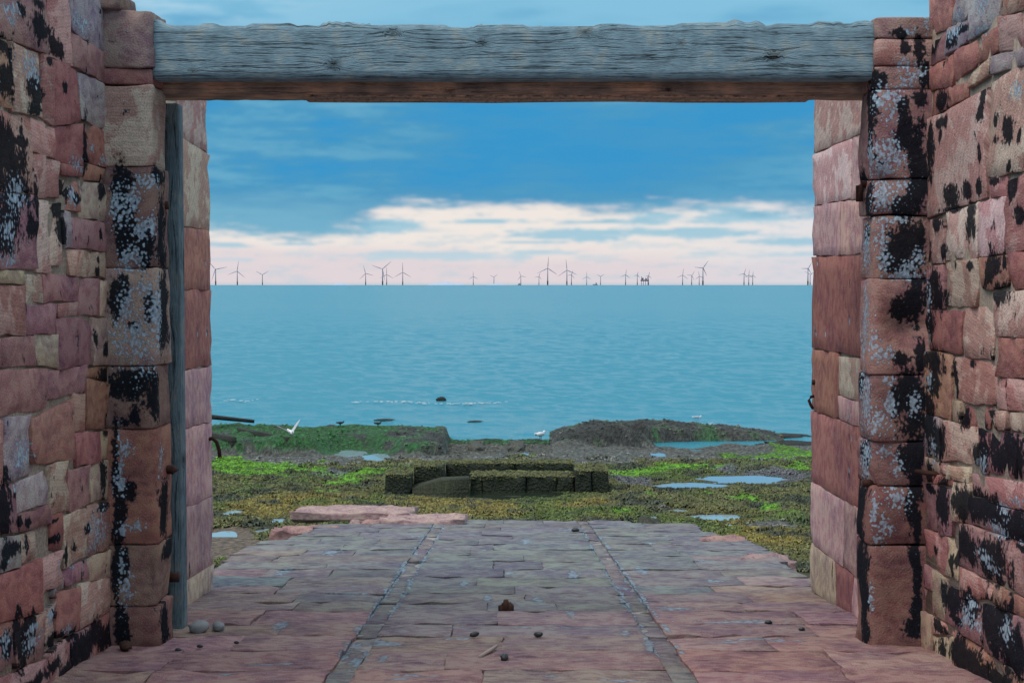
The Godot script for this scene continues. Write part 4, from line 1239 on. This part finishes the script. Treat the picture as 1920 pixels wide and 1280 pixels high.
		var shade := [Color(0.33, 0.245, 0.23), Color(0.38, 0.2, 0.19), Color(0.55, 0.49, 0.43), Color(0.32, 0.21, 0.19), Color(0.42, 0.32, 0.28), Color(0.28, 0.19, 0.17), Color(0.40, 0.21, 0.17), Color(0.32, 0.22, 0.18), Color(0.29, 0.165, 0.15)] if s < 0 else [Color(0.38, 0.26, 0.23), Color(0.50, 0.33, 0.31), Color(0.37, 0.235, 0.22), Color(0.38, 0.225, 0.22), Color(0.35, 0.22, 0.21), Color(0.43, 0.27, 0.24), Color(0.41, 0.245, 0.22), Color(0.34, 0.205, 0.195), Color(0.32, 0.19, 0.18), Color(0.30, 0.165, 0.15), Color(0.26, 0.15, 0.135)]
		var dents := [0.26, 0.44, 0.05, 0.12, 0.05, 0.33, 0.98, 0.05, 0.10, 0.03] if s < 0 else [0.12, 2.0, 0.13, 0.11, 0.11, 0.30, 2.93, 0.10, 0.03, 0.05, 0.33, 1.02, 0.10, 0.03, 0.05, 0.20, 1.15, 0.07, 0.14, 0.025]
		var m1 := stone_material(s_plain, l_pier if s < 0 else r_pier)
		var m2 := stone_material(s_streak, l_pier if s < 0 else r_pier)
		for k in joints.size() - 1:
			pier_block(o, s, inner, outer, joints[k + 1] + 0.003, joints[k] - 0.003, shade[k], m2 if (k == 2 and s < 0) or (k == 1 and s > 0) else m1, dents)
		part("mortar", box_mesh(Vector3(minf(s * (inner + 0.16), s * (outer + 0.1)), -0.4, -9.34), Vector3(maxf(s * (inner + 0.16), s * (outer + 0.1)), 3.75, -9.18), 0.0, 1, 0.01), mortar, o, -o.position)

	# the thick outer walls that the opening passes through
	var lrev := [
	["s",10.743,3.380,3.826,11.746,3.336,3.764],["s",10.726,2.714,3.376,11.835,2.709,3.329],["r",10.699,2.232,2.710,11.836,2.224,2.709],["r",10.680,1.622,2.231,11.835,1.603,2.225],
	["p",10.655,1.190,1.622,11.836,1.137,1.604],["p",10.644,0.588,1.188,11.836,0.527,1.137],["p",10.613,0.045,0.590,11.838,-0.038,0.526],["t",10.591,-0.209,0.045,11.839,-0.277,-0.040]]
	var rrev := [
	["s",10.087,3.337,3.623,11.834,3.340,3.839],["s",10.508,2.899,3.336,11.841,2.904,3.331],["p",10.076,2.882,3.338,10.504,2.886,3.339],["p",10.845,2.490,2.897,11.817,2.500,2.904],
	["p",10.058,2.486,2.878,10.840,2.490,2.893],["r",10.042,1.758,2.483,11.834,1.750,2.496],["r",10.871,1.253,1.753,11.839,1.234,1.745],["c",10.012,1.442,1.760,10.871,1.436,1.735],
	["p",10.036,1.256,1.442,10.841,1.255,1.432],["r",10.199,0.675,1.261,11.819,0.644,1.232],["p",10.634,0.173,0.663,11.831,0.145,0.642],["p",9.969,0.163,0.678,10.629,0.180,0.667],
	["t",10.860,-0.189,0.164,11.811,-0.252,0.141],["r",10.345,-0.163,0.171,10.860,-0.189,0.168],["p",9.948,-0.143,0.161,10.342,-0.163,0.168]]
	var none := lichen(256, 256, [], [], 0.0, 3.0, 4.0, 4.4, 61, 0.9)
	for s in [-1.0, 1.0]:
		var face := -2.475 if s < 0 else 2.467
		var o := thing("reveal_wall", "tooled red sandstone side wall behind the timber post, left of the opening" if s < 0 else "tooled pink sandstone side wall with iron hook, right of the opening", "wall", Vector3(face, 0, -10.6))
		var mats := {"plain": stone_material(s_plain, none, 0.7), "streak": stone_material(s_streak, none, 0.9)}
		var f := {"o": Vector3(face, 0, 0), "a": Vector3(0, 0, -1), "b": Vector3.UP, "n": Vector3(-s, 0, 0), "a0": 9.0, "al": 3.0, "top": 4.0, "bl": 4.4}
		for c in (lrev if s < 0 else rrev):
			var streak: bool = c[0] in ["s", "c"]
			f.turn = (-0.5 * s if c[0] == "s" else 1.57)
			stone(o, "stone", f, c.slice(1), (tints[c[0]] if c[0] != "r" else Color(0.44, 0.215, 0.185)) * 1.05, mats.streak if streak else mats.plain, 0.002, 0.008, 0.004)
		part("mortar", box_mesh(Vector3(minf(face + 0.02 * s, face + 1.9 * s), -1.7, -11.80), Vector3(maxf(face + 0.02 * s, face + 1.9 * s), 3.95, -9.40), 0.0, 1, 0.01), mortar, o, -o.position)

	# timbers
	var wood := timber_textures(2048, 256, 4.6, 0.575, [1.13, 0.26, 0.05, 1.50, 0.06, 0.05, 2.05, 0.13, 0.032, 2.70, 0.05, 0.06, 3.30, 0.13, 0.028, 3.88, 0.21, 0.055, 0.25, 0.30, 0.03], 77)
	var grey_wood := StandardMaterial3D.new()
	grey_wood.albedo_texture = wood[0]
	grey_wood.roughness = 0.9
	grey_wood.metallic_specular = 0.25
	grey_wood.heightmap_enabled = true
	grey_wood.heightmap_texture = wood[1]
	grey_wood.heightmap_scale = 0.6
	var brown_wood := grey_wood.duplicate()
	brown_wood.albedo_texture = timber_textures(1024, 128, 4.6, 0.575, [1.9, 0.3, 0.03, 2.6, 0.32, 0.04, 3.3, 0.28, 0.03], 177, true)[0]
	brown_wood.albedo_color = Color(1.0, 0.97, 0.94)
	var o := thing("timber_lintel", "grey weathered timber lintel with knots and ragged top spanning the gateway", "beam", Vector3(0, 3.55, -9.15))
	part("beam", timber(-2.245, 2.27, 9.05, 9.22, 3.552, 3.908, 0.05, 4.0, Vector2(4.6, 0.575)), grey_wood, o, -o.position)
	var p := thing("timber_lintel", "dark brown inner timber lintel under and behind the grey beam", "beam", Vector3(0, 3.5, -9.42))
	part("beam", timber(-2.30, 2.34, 9.265, 9.60, 3.484, 3.80, 0.0, 14.0, Vector2(4.6, 0.575)), brown_wood, p, -p.position)
	part("sawn_strip", box_mesh(Vector3(-1.35, 3.476, -9.60), Vector3(1.95, 3.496, -9.30), 0.012, 8, 0.008), brown_wood, p, -p.position)
	var q := thing("door_post", "upright grey timber door post beside the left pier", "post", Vector3(-2.3, floor_y(9.78), -9.78))
	var st := begin()
	var post := []
	for k in 40:
		var y := lerpf(-0.05, 3.484 - floor_y(9.78), k / 39.0)
		var row := []
		for e in [Vector2(-0.06, 0.08), Vector2(0.0, 0.083), Vector2(0.05, 0.08), Vector2(0.056, 0.07), Vector2(0.057, 0.0), Vector2(0.055, -0.08), Vector2(-0.06, -0.08), Vector2(-0.06, 0.08)]:
			var w := 0.006 * rough.get_noise_3d(e.x * 20, y * 4, e.y * 20)
			row.append(Vector3(e.x + w, y, e.y + w))
		post.append(row)
	for j in 39:
		for i in 7:
			var c: Array = [post[j][i], post[j][i + 1], post[j + 1][i + 1], post[j + 1][i]]
			var uv := []
			for e in [[i, j], [i + 1, j], [i + 1, j + 1], [i, j + 1]]:
				uv.append(Vector2(e[1] / 39.0 * 0.74, 0.06 * e[0] + 0.2))
			quad(st, c, uv, uv, (c[0] + c[2]) / 2.0 * Vector3(1, 0, 1))
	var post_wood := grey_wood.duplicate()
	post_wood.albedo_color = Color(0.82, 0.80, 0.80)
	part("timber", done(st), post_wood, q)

func build_slipway() -> void:
	var tex := sandstone(768, false, 404, 0.45)
	var marks := [-1.02, 8.6, 0.06, 0.10]
	marks = []
	var pale := [-1.4, 8.35, 0.16, 0.03, -0.93, 8.45, 0.05, 0.18, -0.78, 8.55, 0.03, 0.1, -0.95, 8.15, 0.10, 0.02, -0.55, 7.95, 0.14, 0.03, -0.62, 7.85, 0.10, 0.02, -0.35, 9.3, 0.1, 0.03, -1.62, 7.98, 0.04, 0.03, -0.8, 9.1, 0.10, 0.08, -1.02, 9.1, 0.05, 0.1, 1.35, 9.1, 0.10, 0.03, 1.6, 9.22, 0.28, 0.05, 0.22, 10.25, 0.04, 0.02, 0.08, 9.8, 0.04, 0.03, -0.2, 11.3, 0.03, 0.2, 0.2, 11.2, 0.04, 0.16, 0.42, 10.4, 0.03, 0.2, 0.75, 9.5, 0.03, 0.15, 1.2, 10.7, 0.14, 0.12, 1.55, 10.0, 0.3, 0.06, 0.9, 12.0, 0.1, 0.06, -0.42, 12.3, 0.03, 0.16, -0.02, 13.0, 0.05, 0.1, -1.6, 9.9, 0.05, 0.2, -2.1, 13.2, 0.06, 0.3, -1.9, 15.0, 0.09, 0.25, -1.1, 16.9, 0.12, 0.14, 0.15, 16.2, 0.06, 0.4, 0.8, 17.8, 0.22, 0.12, 1.5, 16.0, 0.08, 0.1, 1.9, 14.2, 0.1, 0.1, 1.2, 13.3, 0.06, 0.3, 1.75, 12.4, 0.1, 0.1, 0.55, 7.8, 0.16, 0.03, 0.2, 7.9, 0.04, 0.02, -0.3, 15.3, 0.05, 0.1, -1.3, 11.6, 0.16, 0.05, 0.55, 12.9, 0.04, 0.3]
	for x in [-1.035, -0.885, 0.87, 1.03]:
		var d := 8.7
		while d < 18.6:
			if rng.randf() < (0.78 if d > 10.0 and x < 0.95 else 0.45):
				pale.append_array([x + rng.randf_range(-0.015, 0.015), d, rng.randf_range(0.010, 0.032), rng.randf_range(0.06, 0.3)])
			d += 0.24
	var crust := lichen(640, 1408, marks, pale, -3.2, 6.4, 20.5, 14.1, 51, 1.3, 0.6)
	var mat := stone_material(tex, crust, 1.8)
	var o := Node3D.new()
	o.name = "slipway"
	add_child(o)
	o.position = Vector3(0, floor_y(12.0), -12.0)
	o.set_meta("kind", "structure")
	var f := {"o": Vector3(0, 0.8046, 0), "a": Vector3(1, 0, 0), "b": Vector3(0, -FALL, -1), "n": Vector3(0, 1, FALL).normalized(), "a0": -3.2, "al": 6.4, "top": 20.5, "bl": 14.1}
	var d := 3.6
	while d < 19.2:
		var h := rng.randf_range(0.48, 0.68)
		if d + h > 19.1:
			h = 19.45 - d
		var inside_house := d < 9.2
		var l_edge := -2.62 if inside_house else (-2.55 if d < 11.6 else -2.78 - 0.22 * rng.randf())
		var r_edge := 2.68 if inside_house else (2.56 if d < 11.6 else 2.62 + 0.14 * rng.randf())
		if d > 16.5:
			l_edge = -2.45 - 0.35 * rng.randf()
			r_edge = 2.30 + 0.2 * rng.randf()
		if d > 18.2:
			l_edge = -1.55 - 0.3 * rng.randf()
			r_edge = 1.45 + 0.2 * rng.randf()
		for bay in [[l_edge, -1.03], [-1.03, -0.89], [-0.89, 0.88], [0.88, 1.02], [1.02, r_edge]]:
			var channel: bool = bay[1] - bay[0] < 0.2
			var a: float = bay[0]
			while a < bay[1] - 0.01:
				var b := a + (rng.randf_range(0.45, 1.05) if not channel else 1.0)
				if b > bay[1] - 0.4:
					b = bay[1]
				var red := clampf(0.54 + 0.5 * (absf((a + b) / 2.0) - 1.0) / 1.5 + 0.55 * (9.5 - d) / 3.0 + rng.randf_range(-0.18, 0.22), 0.0, 1.0)
				if absf((a + b) / 2.0) < 1.0 and d > 9.5:
					red *= 0.45
				var tint := Color(0.240, 0.255, 0.262).lerp(Color(0.42, 0.285, 0.268), red)
				if rng.randf() < 0.08:
					tint = Color(0.24, 0.265, 0.28)
				elif rng.randf() < 0.05:
					tint = Color(0.34, 0.29, 0.27)
				if channel:
					tint = Color(0.25, 0.245, 0.25)
				f.turn = 0.0
				var q := f.duplicate()
				q.o = f.o - f.n * (0.011 if channel else 0.0)
				stone(o, "paving_stone", q, [a, d, d + h, b, d, d + h], tint, mat, 0.0015, 0.010 if not channel else 0.012, 0.004, 0.13, 0.07)
				a = b
		d += h
	# bedding under the stones and the made-up sides of the ramp
	var bed := StandardMaterial3D.new()
	bed.albedo_texture = noise_texture(256, 0.05, 4, 302, Color(0.46, 0.44, 0.44), Color(0.74, 0.70, 0.68))
	bed.uv1_triplanar = true
	bed.uv1_world_triplanar = true
	bed.roughness = 0.95
	var st := begin()
	var top := []
	for e in [[-4.0, -2.5, 2.6], [11.7, -2.5, 2.6], [16.5, -2.72, 2.58], [17.6, -2.4, 2.28], [18.2, -2.3, 2.2], [18.9, -1.5, 1.42], [19.42, -1.45, 1.4]]:
		var y := floor_y(e[0]) - 0.026
		top.append([Vector3(e[1], -1.9, -e[0]), Vector3(e[1], y, -e[0]), Vector3(e[2], y, -e[0]), Vector3(e[2], -1.9, -e[0])])
	var z := Vector2.ZERO
	for k in top.size() - 1:
		for i in 3:
			quad(st, [top[k][i], top[k][i + 1], top[k + 1][i + 1], top[k + 1][i]], [z, z, z, z], [z, z, z, z], [Vector3.LEFT, Vector3.UP, Vector3.RIGHT][i])
	quad(st, [top[6][0], top[6][1], top[6][2], top[6][3]], [z, z, z, z], [z, z, z, z], Vector3(0, 0, -1))
	st.generate_normals()
	part("bedding", st.commit(), bed, o, -o.position)
	# the broken seaward corner, where slabs lie loose over a gap
	var side := stone_material(tex, null, 1.4)
	var loose := [
		["r", -3.05, -2.22, 17.9, 18.7, -0.84, 0.20, "large pale block with a dark worn front, leftmost of the broken paving", 0.5],
		["m", -2.18, -2.02, 18.9, 19.5, -0.92, 0.16, "narrow block in the gap of the broken paving, beside the large pale block", 0.3],
		["r", -2.01, -1.74, 18.7, 19.5, -0.90, 0.20, "red block in the gap of the broken paving, right of the narrow one", 0.4],
		["p", -3.05, -1.40, 19.6, 21.2, -0.93, 0.13, "broad thin slab covering the far side of the paving gap", 0.8],
		["p", -1.72, -0.62, 18.8, 19.9, -0.86, 0.14, "long pink slab at the top left end of the slipway", 0.8],
		["r", 2.15, 2.75, 16.3, 17.0, -0.68, 0.16, "rounded red kerb block on the right edge of the slipway", 0.7],
		["m", 2.25, 2.85, 14.2, 14.9, -0.50, 0.16, "dark humped kerb block low on the right edge of the slipway", 0.7]]
	for e in loose:
		var b := thing("loose_slab", e[7], "stone slab", Vector3((e[1] + e[2]) / 2.0, e[5], -(e[3] + e[4]) / 2.0))
		var s2 := begin(tints[e[0]].lerp(Color(0.40, 0.33, 0.31), 0.5))
		block(s2, Vector3((e[1] - e[2]) / 2.0, -e[6], (e[3] - e[4]) / 2.0), Vector3((e[2] - e[1]) / 2.0, 0.0, (e[4] - e[3]) / 2.0), 0.065, 8, 0.03)
		part("slab", done(s2), side, b)
		b.rotation.x = -atan(FALL)

func build_ruins() -> void:
	var moss := StandardMaterial3D.new()
	moss.vertex_color_use_as_albedo = true
	moss.albedo_texture = noise_texture(512, 0.035, 5, 81, Color(0.3, 0.34, 0.28), Color(1, 1, 1))
	moss.uv1_triplanar = true
	moss.uv1_world_triplanar = true
	moss.uv1_scale = Vector3(0.9, 0.9, 0.9)
	moss.roughness = 0.8
	moss.heightmap_enabled = true
	moss.heightmap_texture = moss.albedo_texture
	moss.heightmap_scale = 6.0
	var o := thing("toe_wall", "low mossy ruined toe wall of dark blocks across the end of the slipway", "wall", Vector3(-0.3, -1.8, -27.5))
	# x0, x1, d0, d1, base, top
	var list := [
		["block", -2.40, -1.93, 27.0, 27.9, -1.33], ["block", -1.92, -1.34, 27.9, 28.8, -1.29],
		["block", -0.80, -0.57, 27.5, 28.3, -1.43], ["block", -0.56, 0.26, 27.45, 28.3, -1.42], ["block", 0.27, 0.86, 27.5, 28.3, -1.43], ["block", 0.87, 1.20, 27.5, 28.3, -1.44],
		["block", 1.22, 1.52, 27.3, 28.4, -1.30], ["block", 1.53, 1.84, 27.35, 28.4, -1.31],
		["coping", -1.33, 0.05, 28.75, 29.4, -1.34], ["coping", 0.06, 1.25, 28.75, 29.4, -1.335]]
	toe_blocks = list.duplicate()
	toe_blocks.append(["edge", -1.75, 1.02, 39.4, 40.5, -2.13, Color(0.03, 0.17, 0.04)])
	toe_blocks.append(["apron", -1.75, 1.2, 36.9, 39.3, -2.13, Color(0.14, 0.15, 0.13)])
	for e in list:
		var st := begin(Color(0.040, 0.056, 0.030) * rng.randf_range(0.85, 1.15))
		block(st, Vector3(e[1] - 0.004, -2.1, -e[4]), Vector3(e[2] + 0.004, e[5], -e[3]), 0.04, 7, 0.03)
		part(e[0], done(st), moss, o, -o.position)
	var st := begin(Color(0.075, 0.088, 0.045))
	var rows := []
	for d in [27.0, 27.5]:
		rows.append([Vector3(-1.88, -2.1, -d), Vector3(-1.88, -1.58, -d), Vector3(-1.35, -1.43, -d), Vector3(-0.82, -1.41, -d), Vector3(-0.80, -2.1, -d)])
	var z := Vector2.ZERO
	for i in 4:
		quad(st, [rows[0][i], rows[0][i + 1], rows[1][i + 1], rows[1][i]], [z, z, z, z], [z, z, z, z], Vector3(-0.3, 1, 0) if i < 3 else Vector3.RIGHT)
	quad(st, [rows[0][0], rows[0][1], rows[0][2], Vector3(-1.35, -2.1, -27.0)], [z, z, z, z], [z, z, z, z], Vector3.BACK)
	quad(st, [Vector3(-1.35, -2.1, -27.0), rows[0][2], rows[0][3], rows[0][4]], [z, z, z, z], [z, z, z, z], Vector3.BACK)
	st.generate_normals()
	part("sloping_slab", st.commit(), moss, o, -o.position)
	# the old lower slip beyond, with two worn stumps
	var low := thing("old_slip", "low grey remnant of the lower slip with a green back edge, between the reefs", "ruin", Vector3(-0.3, -2.2, -40.5))
	st = begin(Color(0.030, 0.085, 0.030))
	block(st, Vector3(-1.75, -2.6, -40.5), Vector3(1.02, -2.13, -39.4), 0.12, 16, 0.06)
	part("back_edge", done(st), moss, low, -low.position)
	st = begin(Color(0.15, 0.155, 0.14))
	block(st, Vector3(-1.8, -2.6, -39.35), Vector3(1.25, -2.13, -36.9), 0.12, 16, 0.06)
	part("apron", done(st), moss, low, -low.position)
	for x in [-0.95, 0.1]:
		st = begin(Color(0.19, 0.19, 0.165))
		block(st, Vector3(x - 0.2, -2.4, -39.3), Vector3(x + 0.22, -1.99, -37.6), 0.12, 8, 0.12)
		part("stump", done(st), moss, low, -low.position)
	# slanting kerbs of an old groyne on the left reef
	var words := ["slanting dark concrete kerb on the green left reef, nearest the wall", "slanting dark concrete kerb on the green left reef, below the flying gull"]
	for k in 2:
		var x0: float = [-8.0, -6.6][k]
		var g := thing("groyne_kerb", words[k], "kerb", Vector3(x0, -1.9, -38.0))
		st = begin(Color(0.055, 0.06, 0.05))
		block(st, Vector3(-0.08, -0.4, -1.5), Vector3(0.08, 0.24, 1.5), 0.03, 6, 0.03)
		part("kerb", done(st), moss, g)
		g.rotation.y = 0.62
	var pole := thing("driftwood_pole", "dark slanting pole at the far left of the green reef", "pole", Vector3(-8.3, -1.62, -41.0))
	st = begin(Color(0.05, 0.05, 0.05))
	tube(st, [Vector3(-1.6, 0.22, 0.2), Vector3(-0.4, 0.10, 0), Vector3(0.9, -0.06, -0.2)], [0.08, 0.07, 0.05], 8)
	part("pole", done(st), moss, pole)
	# stones standing out of the sea and the weed
	var rocks := [[-2.75, 55.7, 0.19, 0.13, "dark round rock awash in the sea beyond the gap"], [-4.2, 47.5, 0.35, 0.05, "low dark weedy rock barely breaking the water beyond the left reef"], [-1.2, 47.0, 0.25, 0.04, "small flat weedy rock in the water behind the gap"], [4.6, 44.6, 0.5, 0.07, "thin dark rock awash behind the right reef tail"], [8.0, 42.5, 0.8, 0.08, "ragged low rock at the far right tip of the reef"], [7.6, 39.3, 0.9, 0.16, "dark rounded rock right of the inlet by the right wall"]]
	for r in rocks:
		var w := thing("sea_rock", r[4], "rock", Vector3(r[0], maxf(SEA, profile(r[1])), -r[1]))
		st = begin(Color(0.045, 0.05, 0.045))
		ellipsoid(st, Vector3.ZERO, Vector3(r[2], r[3], r[2] * 0.6), Basis.IDENTITY, 0.5, 14)
		part("rock", done(st), moss, w)
	var point := thing("pointed_stone", "pointed grey stone in the weed just past the right slipway end", "stone", Vector3(2.1, -1.6, -22.3))
	st = begin(Color(0.12, 0.12, 0.09))
	ellipsoid(st, Vector3.ZERO, Vector3(0.26, 0.24, 0.3), Basis.from_euler(Vector3(0.2, 0.4, 0.3)), 0.45, 10)
	part("rock", done(st), moss, point)
	# foam
	var foam_m := plain(Color(0.55, 0.62, 0.66), 0.9)
	var lines := [[-6.2, 54.0, 6.0, "broken line of white foam on a wavelet left of the sea rock"], [-11.0, 55.0, 1.2, "short white foam crest near the left wall"], [3.4, 46.2, 3.6, "thin foam along the back of the right reef"]]
	for l in lines:
		var g := begin()
		var count := int(l[2] * 14)
		for k in count:
			var t := rng.randf()
			var x: float = l[0] + t * l[2]
			var y: float = l[1] + 0.5 * sin(t * 7.0) + rng.randf_range(-0.35, 0.35) * (l[1] / 50.0)
			ellipsoid(g, Vector3(x, SEA + 0.05, -y), Vector3(rng.randf_range(0.02, 0.09), 0.008, rng.randf_range(0.02, 0.06)) * (l[1] / 50.0), Basis.IDENTITY, 0.3, 5)
		var fo := part("foam", done(g), foam_m, self)
		fo.set_meta("kind", "stuff")
		tag(fo, l[3], "foam")

func build_ironwork() -> void:
	var rust := StandardMaterial3D.new()
	rust.albedo_texture = noise_texture(256, 0.06, 4, 91, Color(0.13, 0.09, 0.09), Color(0.38, 0.22, 0.17))
	rust.uv1_triplanar = true
	rust.uv1_world_triplanar = true
	rust.uv1_scale = Vector3(5, 5, 5)
	rust.roughness = 0.8
	rust.metallic = 0.3
	var hook := func(label: String, pts: Array, r: float):
		var st := begin()
		var radii := []
		for k in pts:
			radii.append(r)
		tube(st, pts.map(func(v): return v - pts[0]), radii, 8)
		var o := thing("iron_hook", label, "hook", pts[0])
		part("bar", done(st), rust, o)
	hook.call("rusty iron hook curving down from the outer edge of left wall", [Vector3(-2.52, 1.0, -11.7), Vector3(-2.45, 1.015, -11.72), Vector3(-2.415, 0.985, -11.72), Vector3(-2.395, 0.92, -11.72), Vector3(-2.39, 0.86, -11.72)], 0.016)
	hook.call("small rusty iron hook on the outer edge of right wall", [Vector3(2.49, 1.37, -11.7), Vector3(2.435, 1.355, -11.7), Vector3(2.42, 1.33, -11.7), Vector3(2.435, 1.29, -11.7), Vector3(2.455, 1.26, -11.7)], 0.012)
	hook.call("rusty bolt head above the small hook on right wall", [Vector3(2.49, 1.475, -11.7), Vector3(2.445, 1.475, -11.7)], 0.022)
	hook.call("rusty iron bar sticking out of the right rubble wall into the corner", [Vector3(2.62, 1.115, -8.75), Vector3(2.555, 1.115, -8.82), Vector3(2.53, 1.105, -8.96)], 0.016)
	hook.call("rusty hinge pin in the upper notch of the right pier", [Vector3(2.33, 2.91, -9.2), Vector3(2.225, 2.91, -9.2), Vector3(2.215, 2.90, -9.2), Vector3(2.215, 2.80, -9.2)], 0.024)
	hook.call("short rusty stub in the lower notch of the right pier", [Vector3(2.30, 1.01, -9.12), Vector3(2.232, 1.01, -9.12)], 0.026)
	hook.call("rusty hinge stub high on the left pier", [Vector3(-2.30, 2.78, -9.25), Vector3(-2.20, 2.78, -9.25)], 0.028)
	hook.call("rusty hinge stub halfway down the left pier", [Vector3(-2.30, 1.08, -9.25), Vector3(-2.19, 1.08, -9.25), Vector3(-2.175, 1.06, -9.25)], 0.030)
	hook.call("dark round iron bolt near the foot of the door post", [Vector3(-2.30, 0.33, -9.50), Vector3(-2.215, 0.33, -9.50)], 0.035)

func build_litter() -> void:
	var rust := plain(Color(0.07, 0.035, 0.025), 0.8, 0.2)
	var dark := plain(Color(0.03, 0.034, 0.04), 0.45)
	var grey := plain(Color(0.26, 0.28, 0.29), 0.9)
	var bone := plain(Color(0.36, 0.30, 0.27), 0.8)
	var at := func(x: float, d: float) -> Vector3: return Vector3(x, floor_y(d) + 0.004, -d)
	var o := thing("iron_stump", "rusty broken iron stump standing in the middle of the slipway", "iron stump", at.call(-0.045, 10.6))
	for e in [[-0.032, 0.045, 0.026], [0.03, 0.05, 0.03], [0.0, 0.075, 0.03]]:
		var st := begin()
		tube(st, [Vector3(e[0], -0.02, 0), Vector3(e[0] * 1.1, e[1] * 0.6, 0), Vector3(e[0] * 0.7, e[1], 0)], [e[2], e[2] * 0.85, e[2] * 0.55], 8)
		part("stub", done(st), rust, o)
	var shells := [[-0.245, 9.3, "left one of two dark mussel shells on the slipway", 0.3], [0.172, 9.3, "right one of two dark mussel shells on the slipway", -0.5]]
	for s in shells:
		var st := begin()
		ellipsoid(st, Vector3(0, 0.018, 0), Vector3(0.034, 0.018, 0.02), Basis.from_euler(Vector3(0, s[3], 0.15)), 0.15, 10)
		var m := thing("mussel_shell", s[2], "shell", at.call(s[0], s[1]), "mussel shells on the slipway")
		part("shell", done(st), dark, m)
	var st := begin()
	tube(st, [Vector3(-0.065, 0.012, 0.12), Vector3(-0.01, 0.016, 0.0), Vector3(0.035, 0.013, -0.14)], [0.012, 0.013, 0.010], 8)
	var w := thing("driftwood_stick", "pale brown stick lying on the near slipway", "stick", at.call(-0.13, 8.65))
	part("stick", done(st), bone, w)
	st = begin()
	ellipsoid(st, Vector3(0, 0.02, 0), Vector3(0.026, 0.02, 0.04), Basis.IDENTITY, 0.6, 9)
	var t := thing("weed_clump", "small black clump of dried weed beside the stick", "weed", at.call(-0.045, 8.42))
	part("clump", done(st), dark, t)
	var stones := [[-2.10, 9.55, 0.075, "grey stone on the floor by the left door post, nearer the post"], [-1.98, 9.62, 0.055, "smaller grey stone on the floor right of the other by the door post"], [-2.40, 8.85, 0.05, "dark stone at the foot of the left pier"]]
	for s in stones:
		st = begin()
		ellipsoid(st, Vector3(0, s[2] * 0.35, 0), Vector3(s[2], s[2] * 0.6, s[2] * 0.8), Basis.from_euler(Vector3(0, s[0] * 7, 0)), 0.35, 10)
		var q := thing("floor_stone", s[3], "stone", at.call(s[0], s[1]))
		part("rock", done(st), grey if s[2] > 0.052 else rust, q)
	var bits := [[1.78, 9.9, 0.022, "dark pebble near the right wall foot, nearer the sea"], [1.95, 9.6, 0.018, "dark pebble near the right wall foot, nearer the pier"], [0.78, 17.6, 0.04, "dark weedy lump on the right track near the slipway end"], [-1.95, 8.9, 0.016, "dark crumb on the floor before the left pier"], [-1.75, 9.05, 0.014, "dark crumb on the floor right of the left pier"], [-2.05, 8.75, 0.018, "dark pebble below the left pier on the near floor"]]
	for s in bits:
		st = begin()
		ellipsoid(st, Vector3(0, s[2] * 0.4, 0), Vector3(s[2] * 1.3, s[2] * 0.7, s[2]), Basis.IDENTITY, 0.3, 8)
		var q := thing("pebble", s[3], "pebble", at.call(s[0], s[1]))
		part("rock", done(st), dark, q)
